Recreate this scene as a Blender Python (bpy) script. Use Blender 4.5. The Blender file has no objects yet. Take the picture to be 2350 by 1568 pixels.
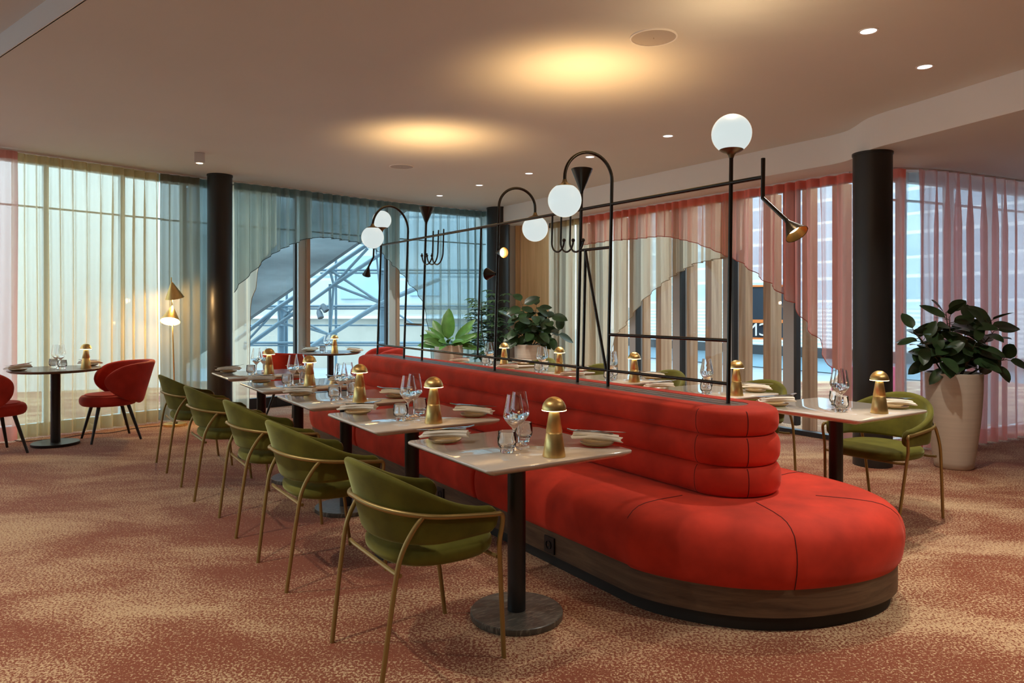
import bpy, math, random
from math import sin, cos, pi, sqrt, radians, atan2, hypot
from mathutils import Vector, Matrix

random.seed(7)
SC = bpy.context.scene
COL = SC.collection
F_PX, CX, HY, CAMH = 1660.0, 1175.0, 704.0, 1.36

# ------------------------------------------------------------------ frames
TH = math.atan2(0.549, 0.836)
V = Vector((cos(TH), sin(TH), 0))          # across the bench (away from the carpet side)
U = Vector((-sin(TH), cos(TH), 0))         # along the bench
O = Vector((0.02, 3.18, 0))                # centre of the first table


def W(s, t, z=0.0):
    return O + U * s + V * t + Vector((0, 0, z))


def at(px, py, d):
    return Vector(((px - CX) / F_PX * d, d, CAMH - (py - HY) / F_PX * d))


def px_of(x, y):
    return CX + F_PX * x / y


# ------------------------------------------------------------------ mesh builder
class MB:
    def __init__(self):
        self.v, self.f = [], []

    def add(self, vs, fs):
        o = len(self.v)
        self.v += [tuple(p) for p in vs]
        self.f += [tuple(i + o for i in f) for f in fs]

    def box(self, x0, x1, y0, y1, z0, z1, m=None):
        vs = [Vector((x, y, z)) for z in (z0, z1) for y in (y0, y1) for x in (x0, x1)]
        if m is not None:
            vs = [m @ p for p in vs]
        self.add(vs, [(0, 2, 3, 1), (4, 5, 7, 6), (0, 1, 5, 4), (2, 6, 7, 3), (0, 4, 6, 2), (1, 3, 7, 5)])
        return self

    def bar(self, a, b, w, h, up=Vector((0, 0, 1))):
        a, b = Vector(a), Vector(b)
        d = (b - a).normalized()
        side = d.cross(up)
        if side.length < 1e-5:
            side = d.cross(Vector((1, 0, 0)))
        side.normalize()
        u2 = side.cross(d)
        vs = []
        for p in (a, b):
            for i, j in ((-1, -1), (1, -1), (1, 1), (-1, 1)):
                vs.append(p + side * (i * w / 2) + u2 * (j * h / 2))
        self.add(vs, [(0, 3, 2, 1), (4, 5, 6, 7), (0, 1, 5, 4), (1, 2, 6, 5), (2, 3, 7, 6), (3, 0, 4, 7)])
        return self

    def rings(self, rings, caps=True, closed=False):
        n = len(rings[0])
        vs = [p for r in rings for p in r]
        fs = []
        m = len(rings)
        for i in range(m if closed else m - 1):
            a, b = i * n, ((i + 1) % m) * n
            for k in range(n):
                k2 = (k + 1) % n
                fs.append((a + k, a + k2, b + k2, b + k))
        if caps and not closed:
            fs.append(tuple(reversed(range(n))))
            fs.append(tuple((m - 1) * n + k for k in range(n)))
        self.add(vs, fs)
        return self

    def tube(self, path, r, seg=10, caps=True, closed=False):
        P = [Vector(p) for p in path]
        n = len(P)
        T = []
        for i in range(n):
            if closed:
                d = P[(i + 1) % n] - P[i - 1]
            else:
                d = P[min(i + 1, n - 1)] - P[max(i - 1, 0)]
            T.append(d.normalized())
        ref = Vector((0, 0, 1)) if abs(T[0].z) < 0.9 else Vector((1, 0, 0))
        N = (ref - T[0] * ref.dot(T[0])).normalized()
        rings = []
        for i in range(n):
            N = (N - T[i] * N.dot(T[i]))
            if N.length < 1e-6:
                N = T[i].orthogonal()
            N.normalize()
            B = T[i].cross(N)
            rr = r[i] if isinstance(r, (list, tuple)) else r
            rings.append([P[i] + (N * cos(2 * pi * k / seg) + B * sin(2 * pi * k / seg)) * rr for k in range(seg)])
        return self.rings(rings, caps, closed)

    def lathe(self, prof, seg=32, c=(0, 0, 0), axis=None, fl=None):
        c = Vector(c)
        if axis is None:
            X, Y, Z = Vector((1, 0, 0)), Vector((0, 1, 0)), Vector((0, 0, 1))
        else:
            Z = Vector(axis).normalized()
            X = Z.orthogonal().normalized()
            Y = Z.cross(X)
        rings = []
        for j, (r, z) in enumerate(prof):
            ring = []
            for k in range(seg):
                a = 2 * pi * k / seg
                rr = max(r, 1e-5)
                if fl:
                    rr *= 1 + fl(j, k)
                ring.append(c + X * (rr * cos(a)) + Y * (rr * sin(a)) + Z * z)
            rings.append(ring)
        return self.rings(rings, caps=False)

    def sphere(self, c, r, seg=24, n=14):
        return self.lathe([(r * sin(pi * i / n), -r * cos(pi * i / n)) for i in range(n + 1)], seg, c)

    def build(self, name, mat, parent=None, smooth=True, ang=40, recalc=True):
        me = bpy.data.meshes.new(name)
        me.from_pydata(self.v, [], self.f)
        if recalc:
            import bmesh
            bm = bmesh.new()
            bm.from_mesh(me)
            bmesh.ops.remove_doubles(bm, verts=bm.verts, dist=1e-5)
            bmesh.ops.recalc_face_normals(bm, faces=bm.faces)
            bm.to_mesh(me)
            bm.free()
        me.materials.append(mat)
        if smooth:
            me.polygons.foreach_set('use_smooth', [True] * len(me.polygons))
            me.set_sharp_from_angle(angle=radians(ang))
        me.update()
        ob = bpy.data.objects.new(name, me)
        COL.objects.link(ob)
        if parent is not None:
            ob.parent = parent
        return ob


def smooth_path(P, it=2, closed=False):
    P = [Vector(p) for p in P]
    for _ in range(it):
        Q = [P[0]]
        for a, b in zip(P[:-1], P[1:]):
            Q += [a * .75 + b * .25, a * .25 + b * .75]
        Q.append(P[-1])
        P = Q
    return P


def empty(name, loc=(0, 0, 0), rz=0.0):
    o = bpy.data.objects.new(name, None)
    COL.objects.link(o)
    o.empty_display_size = .1
    o.location = loc
    o.rotation_euler = (0, 0, rz)
    return o


def tag(o, label=None, cat=None, group=None, kind=None):
    if label: o['label'] = label
    if cat: o['category'] = cat
    if group: o['group'] = group
    if kind: o['kind'] = kind
    return o


def copy_tree(o, parent=None):
    c = o.copy()
    COL.objects.link(c)
    c.parent = parent
    for ch in list(o.children):
        copy_tree(ch, c)
    return c


def place(proto, used, loc, rz, label, group=None):
    o = proto if not used else copy_tree(proto)
    o.location = loc
    o.rotation_euler = (0, 0, rz)
    o['label'] = label
    if group: o['group'] = group
    return o


# ------------------------------------------------------------------ materials
def s2l(c):
    return tuple(((x / 255) / 12.92 if x / 255 <= .04045 else ((x / 255 + .055) / 1.055) ** 2.4) for x in c)


def new_mat(name):
    m = bpy.data.materials.new(name)
    m.use_nodes = True
    nt = m.node_tree
    return m, nt, nt.nodes['Principled BSDF'], nt.nodes['Material Output']


def pmat(name, col, rough=.5, metal=0.0, sheen=0.0, var=0.0, vscale=8.0, bump=0.0, bscale=200.0, coat=0.0, spec=None, stretch=None, aniso=0.0, sheen_tint=None):
    m, nt, p, out = new_mat(name)
    c = (*col, 1)
    p.inputs['Base Color'].default_value = c
    p.inputs['Roughness'].default_value = rough
    p.inputs['Metallic'].default_value = metal
    if sheen:
        p.inputs['Sheen Weight'].default_value = sheen
        p.inputs['Sheen Roughness'].default_value = .35
        if sheen_tint: p.inputs['Sheen Tint'].default_value = (*sheen_tint, 1)
    if coat:
        p.inputs['Coat Weight'].default_value = coat
        p.inputs['Coat Roughness'].default_value = .06
    if spec is not None:
        p.inputs['Specular IOR Level'].default_value = spec
    if aniso:
        p.inputs['Anisotropic'].default_value = aniso
    tc = None
    if var or bump:
        tc = nt.nodes.new('ShaderNodeTexCoord')
        src = tc.outputs['Object']
        if stretch:
            mp = nt.nodes.new('ShaderNodeMapping')
            mp.inputs['Scale'].default_value = stretch
            nt.links.new(src, mp.inputs['Vector'])
            src = mp.outputs['Vector']
    if var:
        n = nt.nodes.new('ShaderNodeTexNoise')
        n.inputs['Scale'].default_value = vscale
        n.inputs['Detail'].default_value = 5
        nt.links.new(src, n.inputs['Vector'])
        r = nt.nodes.new('ShaderNodeValToRGB')
        r.color_ramp.elements[0].position = .3
        r.color_ramp.elements[1].position = .7
        r.color_ramp.elements[0].color = (*[max(0, x * (1 - var)) for x in col], 1)
        r.color_ramp.elements[1].color = (*[min(1, x * (1 + var)) for x in col], 1)
        nt.links.new(n.outputs['Fac'], r.inputs['Fac'])
        nt.links.new(r.outputs['Color'], p.inputs['Base Color'])
    if bump:
        n = nt.nodes.new('ShaderNodeTexNoise')
        n.inputs['Scale'].default_value = bscale
        n.inputs['Detail'].default_value = 3
        nt.links.new(src, n.inputs['Vector'])
        b = nt.nodes.new('ShaderNodeBump')
        b.inputs['Strength'].default_value = bump
        b.inputs['Distance'].default_value = .004
        nt.links.new(n.outputs['Fac'], b.inputs['Height'])
        nt.links.new(b.outputs['Normal'], p.inputs['Normal'])
    return m


def emis(name, col, strength):
    m, nt, p, out = new_mat(name)
    p.inputs['Base Color'].default_value = (*col, 1)
    p.inputs['Emission Color'].default_value = (*col, 1)
    p.inputs['Emission Strength'].default_value = strength
    return m


def opal_glass(name):
    # frosted glass ball: pale in the middle, warmer towards the thin-looking rim
    m, nt, p, out = new_mat(name)
    lw = nt.nodes.new('ShaderNodeLayerWeight')
    lw.inputs['Blend'].default_value = .25
    r = nt.nodes.new('ShaderNodeValToRGB')
    r.color_ramp.elements[0].position = .55
    r.color_ramp.elements[0].color = (.58, .66, .65, 1)
    r.color_ramp.elements[1].position = .95
    r.color_ramp.elements[1].color = (1.0, .72, .38, 1)
    nt.links.new(lw.outputs['Facing'], r.inputs['Fac'])
    nt.links.new(r.outputs['Color'], p.inputs['Emission Color'])
    p.inputs['Emission Strength'].default_value = 1.0
    p.inputs['Base Color'].default_value = (.1, .1, .1, 1)
    p.inputs['Roughness'].default_value = .4
    return m


def sheer(name, col, a, tint=(1, 1, 1), trans=.55, weave=True):
    """woven see-through cloth: a = share of thread seen square on; threads close up when seen aslant"""
    m, nt, p, out = new_mat(name)
    nt.nodes.remove(p)
    N = nt.nodes.new
    g = N('ShaderNodeNewGeometry')
    dt = N('ShaderNodeVectorMath'); dt.operation = 'DOT_PRODUCT'
    nt.links.new(g.outputs['Normal'], dt.inputs[0]); nt.links.new(g.outputs['Incoming'], dt.inputs[1])
    ab = N('ShaderNodeMath'); ab.operation = 'ABSOLUTE'; nt.links.new(dt.outputs['Value'], ab.inputs[0])
    mx = N('ShaderNodeMath'); mx.operation = 'MAXIMUM'; mx.inputs[1].default_value = .15; nt.links.new(ab.outputs[0], mx.inputs[0])
    dv = N('ShaderNodeMath'); dv.operation = 'DIVIDE'; dv.inputs[0].default_value = 1; nt.links.new(mx.outputs[0], dv.inputs[1])
    pw = N('ShaderNodeMath'); pw.operation = 'POWER'; pw.inputs[0].default_value = 1 - a; nt.links.new(dv.outputs[0], pw.inputs[1])
    df = N('ShaderNodeBsdfDiffuse'); df.inputs['Color'].default_value = (*col, 1)
    tr = N('ShaderNodeBsdfTranslucent'); tr.inputs['Color'].default_value = (*col, 1)
    m1 = N('ShaderNodeMixShader'); m1.inputs[0].default_value = trans
    nt.links.new(df.outputs[0], m1.inputs[1]); nt.links.new(tr.outputs[0], m1.inputs[2])
    tp = N('ShaderNodeBsdfTransparent'); tp.inputs['Color'].default_value = (*tint, 1)
    m2 = N('ShaderNodeMixShader')
    nt.links.new(pw.outputs[0], m2.inputs[0]); nt.links.new(m1.outputs[0], m2.inputs[1]); nt.links.new(tp.outputs[0], m2.inputs[2])
    nt.links.new(m2.outputs[0], out.inputs['Surface'])
    return m


def thin_glass(name, tint=(.98, .99, .99), strength=1.0, base=.04, rough=0.0):
    m, nt, p, out = new_mat(name)
    nt.nodes.remove(p)
    N = nt.nodes.new
    lw = N('ShaderNodeLayerWeight'); lw.inputs['Blend'].default_value = .5
    pw = N('ShaderNodeMath'); pw.operation = 'POWER'; pw.inputs[1].default_value = 4.0
    nt.links.new(lw.outputs['Facing'], pw.inputs[0])
    ml = N('ShaderNodeMath'); ml.operation = 'MULTIPLY_ADD'; ml.inputs[1].default_value = strength; ml.inputs[2].default_value = base
    nt.links.new(pw.outputs[0], ml.inputs[0])
    mn = N('ShaderNodeMath'); mn.operation = 'MINIMUM'; mn.inputs[1].default_value = .85
    nt.links.new(ml.outputs[0], mn.inputs[0])
    tp = N('ShaderNodeBsdfTransparent'); tp.inputs['Color'].default_value = (*tint, 1)
    gl = N('ShaderNodeBsdfGlossy'); gl.inputs['Roughness'].default_value = rough
    gl.inputs['Color'].default_value = (1, 1, 1, 1)
    mx = N('ShaderNodeMixShader')
    nt.links.new(mn.outputs[0], mx.inputs[0]); nt.links.new(tp.outputs[0], mx.inputs[1]); nt.links.new(gl.outputs[0], mx.inputs[2])
    nt.links.new(mx.outputs[0], out.inputs['Surface'])
    return m


def clear_glass(name):
    m, nt, p, out = new_mat(name)
    p.inputs['Base Color'].default_value = (1, 1, 1, 1)
    p.inputs['Transmission Weight'].default_value = 1.0
    p.inputs['Roughness'].default_value = 0.0
    p.inputs['IOR'].default_value = 1.45
    return m


def wood(name, c1, c2, scale, rough=.5, bump=.1):
    m, nt, p, out = new_mat(name)
    N = nt.nodes.new
    tc = N('ShaderNodeTexCoord')
    mp = N('ShaderNodeMapping'); mp.inputs['Scale'].default_value = scale
    nt.links.new(tc.outputs['Object'], mp.inputs['Vector'])
    n = N('ShaderNodeTexNoise'); n.inputs['Scale'].default_value = 1; n.inputs['Detail'].default_value = 8; n.inputs['Roughness'].default_value = .65
    n.inputs['Distortion'].default_value = .6
    nt.links.new(mp.outputs[0], n.inputs['Vector'])
    r = N('ShaderNodeValToRGB')
    r.color_ramp.elements[0].position = .3; r.color_ramp.elements[1].position = .72
    r.color_ramp.elements[0].color = (*c1, 1); r.color_ramp.elements[1].color = (*c2, 1)
    nt.links.new(n.outputs['Fac'], r.inputs['Fac']); nt.links.new(r.outputs['Color'], p.inputs['Base Color'])
    p.inputs['Roughness'].default_value = rough
    b = N('ShaderNodeBump'); b.inputs['Strength'].default_value = bump; b.inputs['Distance'].default_value = .003
    nt.links.new(n.outputs['Fac'], b.inputs['Height']); nt.links.new(b.outputs['Normal'], p.inputs['Normal'])
    return m


def carpet_mat():
    m, nt, p, out = new_mat('carpet')
    N = nt.nodes.new; L = nt.links.new
    tc = N('ShaderNodeTexCoord')
    fine = N('ShaderNodeTexNoise'); fine.inputs['Scale'].default_value = 88; fine.inputs['Detail'].default_value = 2.5; fine.inputs['Roughness'].default_value = .75
    L(tc.outputs['Object'], fine.inputs['Vector'])
    mp = N('ShaderNodeMapping'); mp.inputs['Scale'].default_value = (.75, 1.5, 1); mp.inputs['Rotation'].default_value = (0, 0, radians(-22))
    L(tc.outputs['Object'], mp.inputs['Vector'])
    low = N('ShaderNodeTexNoise'); low.inputs['Scale'].default_value = 1.15; low.inputs['Detail'].default_value = 5; low.inputs['Roughness'].default_value = .62; low.inputs['Distortion'].default_value = .5
    L(mp.outputs[0], low.inputs['Vector'])
    # speckle threshold shifts with the broad clouds
    sub = N('ShaderNodeMath'); sub.operation = 'MULTIPLY_ADD'; sub.inputs[1].default_value = .62; 
    L(low.outputs['Fac'], sub.inputs[0]); L(fine.outputs['Fac'], sub.inputs[2])
    r = N('ShaderNodeValToRGB')
    e = r.color_ramp.elements
    e[0].position = .98; e[0].color = (*s2l((132, 71, 46)), 1)
    e[1].position = 1.0; e[1].color = (0, 0, 0, 1)
    e[1].position = 1.0
    e[1].color = (*s2l((200, 167, 128)), 1)
    mr = N('ShaderNodeMapRange'); mr.inputs['From Min'].default_value = .76; mr.inputs['From Max'].default_value = .92
    L(sub.outputs[0], mr.inputs['Value'])
    e[0].position = .40; e[1].position = .66
    L(mr.outputs[0], r.inputs['Fac'])
    # a second, bluish-mauve drift in the red
    hue = N('ShaderNodeTexNoise'); hue.inputs['Scale'].default_value = .8; hue.inputs['Detail'].default_value = 3
    L(mp.outputs[0], hue.inputs['Vector'])
    mx = N('ShaderNodeMix'); mx.data_type = 'RGBA'; mx.blend_type = 'MULTIPLY'
    hr = N('ShaderNodeValToRGB'); hr.color_ramp.elements[0].position = .4; hr.color_ramp.elements[1].position = .6
    hr.color_ramp.elements[0].color = (1, 1, 1, 1); hr.color_ramp.elements[1].color = (.96, .93, .95, 1)
    L(hue.outputs['Fac'], hr.inputs['Fac'])
    mx.inputs[0].default_value = 1
    L(r.outputs['Color'], mx.inputs[6]); L(hr.outputs['Color'], mx.inputs[7])
    L(mx.outputs[2], p.inputs['Base Color'])
    p.inputs['Roughness'].default_value = .95
    p.inputs['Specular IOR Level'].default_value = .1
    p.inputs['Sheen Weight'].default_value = .15
    b = N('ShaderNodeBump'); b.inputs['Strength'].default_value = .35; b.inputs['Distance'].default_value = .004
    L(fine.outputs['Fac'], b.inputs['Height']); L(b.outputs['Normal'], p.inputs['Normal'])
    return m


def scratched(name):
    m, nt, p, out = new_mat(name)
    N = nt.nodes.new; L = nt.links.new
    tc = N('ShaderNodeTexCoord')
    w = N('ShaderNodeTexNoise'); w.inputs['Scale'].default_value = 9; w.inputs['Detail'].default_value = 4; w.inputs['Distortion'].default_value = 2.5
    mp = N('ShaderNodeMapping'); mp.inputs['Scale'].default_value = (1, 9, 1); mp.inputs['Rotation'].default_value = (0, 0, .7)
    L(tc.outputs['Object'], mp.inputs['Vector']); L(mp.outputs[0], w.inputs['Vector'])
    r = N('ShaderNodeValToRGB'); r.color_ramp.elements[0].position = .5; r.color_ramp.elements[1].position = .72
    r.color_ramp.elements[0].color = (.075, .07, .058, 1); r.color_ramp.elements[1].color = (.26, .24, .19, 1)
    L(w.outputs['Fac'], r.inputs['Fac']); L(r.outputs['Color'], p.inputs['Base Color'])
    p.inputs['Roughness'].default_value = .33
    p.inputs['Specular IOR Level'].default_value = .6
    return m


def banded(name, cols, scale, vec=(0, 0, 1), rough=.8):
    """horizontal bands along object Z"""
    m, nt, p, out = new_mat(name)
    N = nt.nodes.new; L = nt.links.new
    tc = N('ShaderNodeTexCoord'); sp = N('ShaderNodeSeparateXYZ'); L(tc.outputs['Object'], sp.inputs[0])
    ml = N('ShaderNodeMath'); ml.operation = 'MULTIPLY'; ml.inputs[1].default_value = scale; L(sp.outputs['Z'], ml.inputs[0])
    fr = N('ShaderNodeMath'); fr.operation = 'FRACT'; L(ml.outputs[0], fr.inputs[0])
    r = N('ShaderNodeValToRGB'); r.color_ramp.interpolation = 'CONSTANT'
    while len(r.color_ramp.elements) < len(cols): r.color_ramp.elements.new(.5)
    for el, (pos, c) in zip(r.color_ramp.elements, cols):
        el.position = pos; el.color = (*c, 1)
    L(fr.outputs[0], r.inputs['Fac'])
    n = N('ShaderNodeTexNoise'); n.inputs['Scale'].default_value = 1.5; n.inputs['Detail'].default_value = 5; L(tc.outputs['Object'], n.inputs['Vector'])
    mx = N('ShaderNodeMix'); mx.data_type = 'RGBA'; mx.blend_type = 'OVERLAY'; mx.inputs[0].default_value = .35
    L(r.outputs['Color'], mx.inputs[6]); L(n.outputs['Color'], mx.inputs[7])
    bw = N('ShaderNodeRGBToBW'); L(n.outputs['Color'], bw.inputs[0]); L(bw.outputs[0], mx.inputs[7])
    L(mx.outputs[2], p.inputs['Base Color'])
    p.inputs['Roughness'].default_value = rough
    return m


M = {}
M['carpet'] = carpet_mat()
M['seam'] = pmat('dark_red_seam', (.10, .006, .004), .8)
M['ceiling'] = pmat('ceiling_paint', (.71, .71, .68), .85, var=.02, vscale=1.0)
M['band'] = pmat('white_paint', (.90, .89, .86), .8, var=.02, vscale=1.0)
M['wall'] = pmat('wall_paint', (.60, .54, .47), .85, var=.02, vscale=1.0)
M['column'] = pmat('black_column_paint', (.018, .017, .016), .42, bump=.03, bscale=150)
M['velvet_red'] = pmat('red_velvet', (.60, .042, .020), .75, sheen=.35, var=.25, vscale=5, bump=.05, bscale=400, spec=.2, sheen_tint=(1.0, .35, .28))
M['velvet_tub'] = pmat('rust_red_velvet', (.42, .030, .018), .75, sheen=.5, var=.18, vscale=9, bump=.05, bscale=400, spec=.2, sheen_tint=(1.0, .38, .3))
M['velvet_green'] = pmat('olive_velvet', (.122, .112, .014), .75, sheen=.45, var=.25, vscale=9, bump=.05, bscale=400, spec=.2, sheen_tint=(.85, .95, .45))
M['quartz'] = pmat('beige_stone_top', (.64, .57, .49), .09, var=.05, vscale=7, coat=.3, spec=.6)
M['dark_top'] = pmat('dark_wood_top', (.14, .09, .065), .25, var=.25, vscale=6, stretch=(1, 8, 1))
M['black_metal'] = pmat('black_powder_coat', (.012, .012, .012), .38, spec=.5)
M['scratched'] = scratched('scratched_black_steel')
M['frame_black'] = pmat('gunmetal_tube', (.05, .046, .04), .26, metal=.85)
M['bronze'] = pmat('bronze_paint', (.33, .225, .075), .38, metal=.55)
M['bronze2'] = pmat('aged_brass_cap', (.19, .15, .085), .35, metal=.8)
M['brass'] = pmat('brushed_brass', (.84, .60, .235), .36, metal=1.0, var=.12, vscale=30, stretch=(1, 1, .05), aniso=.5)
M['rim_light'] = emis('lamp_rim_glow', (1.0, .72, .38), 9.0)
M['glow_core'] = emis('lamp_lens_glow', (1.0, .86, .62), 6.0)
M['shade_glow'] = emis('lamp_diffuser_glow', (1.0, .84, .58), 2.2)
M['down_lens'] = emis('downlight_lens', (.86, .93, .95), 2.2)
M['opal'] = opal_glass('opal_glass')
M['cone_glow'] = emis('warm_cone_glow', (1.0, .55, .20), 1.2)
M['wine'] = clear_glass('wine_glass')
M['tumbler'] = clear_glass('tumbler_glass')
M['pane'] = thin_glass('window_glass', (.93, .97, 1.0), .5, .03)
M['plate'] = pmat('ochre_stoneware', (.36, .235, .10), .3, var=.15, vscale=40)
M['linen'] = pmat('cream_linen', (.86, .80, .69), .9, sheen=.2, bump=.12, bscale=500)
M['steel'] = pmat('polished_steel', (.72, .70, .66), .14, metal=1.0)
M['plinth'] = wood('dark_walnut', s2l((58, 40, 28)), s2l((120, 92, 66)), (2.2, 2.2, 26), .5)
M['strip'] = wood('grey_walnut_rail', s2l((92, 74, 66)), s2l((128, 106, 94)), (26, 2.0, 2), .38)
M['kick'] = pmat('kick_shade_groove_black', (.02, .016, .012), .7)  # near-black stands in for shade under the plinth; also colours the rail grooves
M['socket'] = pmat('black_plastic', (.012, .012, .013), .35)
M['oak'] = wood('oak_panel', s2l((205, 160, 108)), s2l((232, 192, 140)), (26, 26, .7), .5, .05)
M['oak_out'] = wood('weathered_timber', s2l((176, 130, 94)), s2l((238, 198, 158)), (14, 14, .55), .7, .1)
M['frame_dark'] = pmat('dark_window_frame', (.016, .017, .02), .4)
M['frame_grey'] = pmat('grey_window_jamb', (.42, .42, .42), .6)
M['frame_pale'] = pmat('daylight_blue_mullion', (.62, .76, .80), .5)  # pale blue stands in for daylight caught by the mullion side
M['frame_oak'] = pmat('tan_mullion', (.50, .36, .25), .6)
M['cream'] = sheer('cream_voile', (.70, .56, .34), .55, (1.0, .99, .92), .5)
M['cream2'] = sheer('ivory_voile', (.86, .76, .58), .58, (1.0, .98, .93), .6)
M['teal'] = sheer('teal_grey_voile', (.30, .375, .35), .60, (.88, .98, 1.0), .45)
M['slate'] = sheer('dark_green_grey_voile', (.34, .33, .25), .82, (.86, .97, 1.0), .45)
M['coral'] = sheer('coral_voile', (.95, .42, .34), .37, (1.0, .84, .80), .62)
M['pink'] = sheer('pale_pink_voile', (.74, .42, .36), .62, (1.0, .86, .83), .5)
M['rose'] = sheer('rose_voile', (.80, .42, .38), .50, (1.0, .86, .86), .65)
M['mist'] = sheer('pale_blue_voile', (.66, .72, .78), .40, (.97, .99, 1.0), .6)
M['teal_edge'] = pmat('dark_teal_binding', (.03, .045, .045), .9)
M['cream_edge'] = pmat('tan_binding', (.40, .33, .22), .9)
M['coral_edge'] = pmat('red_binding', (.46, .10, .07), .9)
M['track'] = pmat('white_track', (.75, .72, .68), .5)
M['pot'] = pmat('cream_glazed_pot', (.62, .54, .44), .5, var=.06, vscale=5, bump=.12, bscale=60, stretch=(.2, .2, 8))
M['soil'] = pmat('dark_soil', (.03, .018, .012), .95, var=.4, vscale=60, bump=.6, bscale=80)
M['leaf_dark'] = pmat('rubber_leaf', (.030, .062, .022), .28, var=.35, vscale=9, spec=.5)
M['leaf_lily'] = pmat('bright_leaf', (.07, .19, .03), .38, var=.3, vscale=8)
M['leaf_umbrella'] = pmat('umbrella_leaf', (.05, .10, .04), .4, var=.35, vscale=12)
M['stem'] = pmat('plant_stem', (.07, .06, .03), .7)
M['cord'] = pmat('brown_cord', (.05, .02, .012), .6)
M['white_metal'] = pmat('white_metal', (.72, .72, .71), .4)
M['speaker'] = pmat('speaker_grille', (.50, .46, .42), .7, bump=.1, bscale=900)
M['concrete'] = pmat('outdoor_concrete', (.115, .145, .158), .9, var=.5, vscale=1.2, bump=.2, bscale=6, stretch=(.5, 1, 2))
M['truss'] = pmat('blue_grey_steel', (.20, .30, .37), .45, var=.1, vscale=3)
M['facade'] = banded('pale_cladding', [(0, (.46, .55, .60)), (.46, (.56, .63, .66)), (.50, (.28, .37, .43)), (.54, (.50, .58, .62))], .55)
M['facade2'] = banded('banded_cladding', [(0, (.46, .56, .64)), (.34, (.84, .90, .92)), (.42, (.54, .63, .70)), (.78, (.84, .90, .92)), (.84, (.46, .56, .64))], .9)
M['white_render'] = pmat('white_render', (.78, .80, .77), .9, var=.04, vscale=.8)
M['cream_wall'] = pmat('cream_render', (.46, .43, .37), .9, var=.1, vscale=1)
M['outdoor_glass'] = pmat('outdoor_glazing', (.34, .50, .60), .25, var=.1, vscale=.8)
M['paving'] = pmat('outdoor_paving', (.36, .39, .42), .9, var=.1, vscale=1)
M['sign_dark'] = pmat('sign_navy', (.015, .03, .05), .5)
M['sign_white'] = pmat('sign_white', (.75, .78, .8), .5)
M['sign_orange'] = pmat('sign_orange', (.75, .22, .05), .5)
M['magenta'] = pmat('magenta_barrier', (.65, .10, .32), .5)
M['lamp_grey'] = pmat('floodlight_grey', (.07, .10, .13), .5)
M['shutter'] = banded('white_shutter', [(0, (.55, .62, .66)), (.5, (.80, .84, .86))], 9.0)

# ------------------------------------------------------------------ shared shell for chair backs
def spow(x, e):
    return math.copysign(abs(x) ** e, x)


def shell(plan, ztop, zbot, thick, N=56, end=.10, endmin=.06, cut=1.0):
    mb = MB()
    rings = []
    for i in range(N + 1):
        w = -1 + 2 * i / N
        w = math.copysign(1 - (1 - abs(w)) ** 1.15, w)
        a = abs(w)
        x = max(0, (a - (1 - end)) / end)
        sc = max(endmin, sqrt(max(0, 1 - x * x)))
        zt, zb = ztop(a), zbot(a)
        zc, H = (zt + zb) / 2, (zt - zb) / 2
        H = H * (1 - cut * (1 - sc))
        T = thick / 2 * max(.35, sc ** .6)
        H = max(H, T * 1.02)
        prof = []
        st = H - T
        for k in range(7):
            prof.append((T, -st + 2 * st * k / 6))
        for k in range(1, 6):
            an = pi * k / 6
            prof.append((T * cos(an), st + T * sin(an)))
        for k in range(7):
            prof.append((-T, st - 2 * st * k / 6))
        for k in range(1, 6):
            an = pi * k / 6
            prof.append((-T * cos(an), -st - T * sin(an)))
        ring = []
        for n, dz in prof:
            z = zc + dz
            px, py, nx, ny = plan(w, z)
            ring.append((px + nx * n, py + ny * n, z))
        rings.append(ring)
    mb.rings(rings)
    return mb


def cushion(ax, ay, z0, z1, cx=0, ex=2.6, seg=48, dome=.012, flare=.0, rnd=.022):
    """padded seat with a superellipse outline"""
    mb = MB()
    prof = [(.0, z0), (.6, z0), (1 - rnd / ax * 1.2, z0 + .001)]
    h = z1 - z0
    for k in range(0, 9):
        an = -pi / 2 + pi * k / 8
        prof.append((1 - rnd / ax + rnd / ax * cos(an) ** .8 if k not in (0, 8) else 1 - rnd / ax, z0 + h / 2 + h / 2 * sin(an) * .98))
    prof += [(.8, z1 + dome * .45), (.5, z1 + dome * .85), (.2, z1 + dome), (0, z1 + dome)]
    rings = []
    for r, z in prof:
        ring = []
        for k in range(seg):
            a = 2 * pi * k / seg
            ring.append((cx + ax * r * spow(cos(a), 2 / ex), ay * r * spow(sin(a), 2 / ex), z))
        rings.append(ring)
    mb.rings(rings, caps=False)
    return mb


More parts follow.
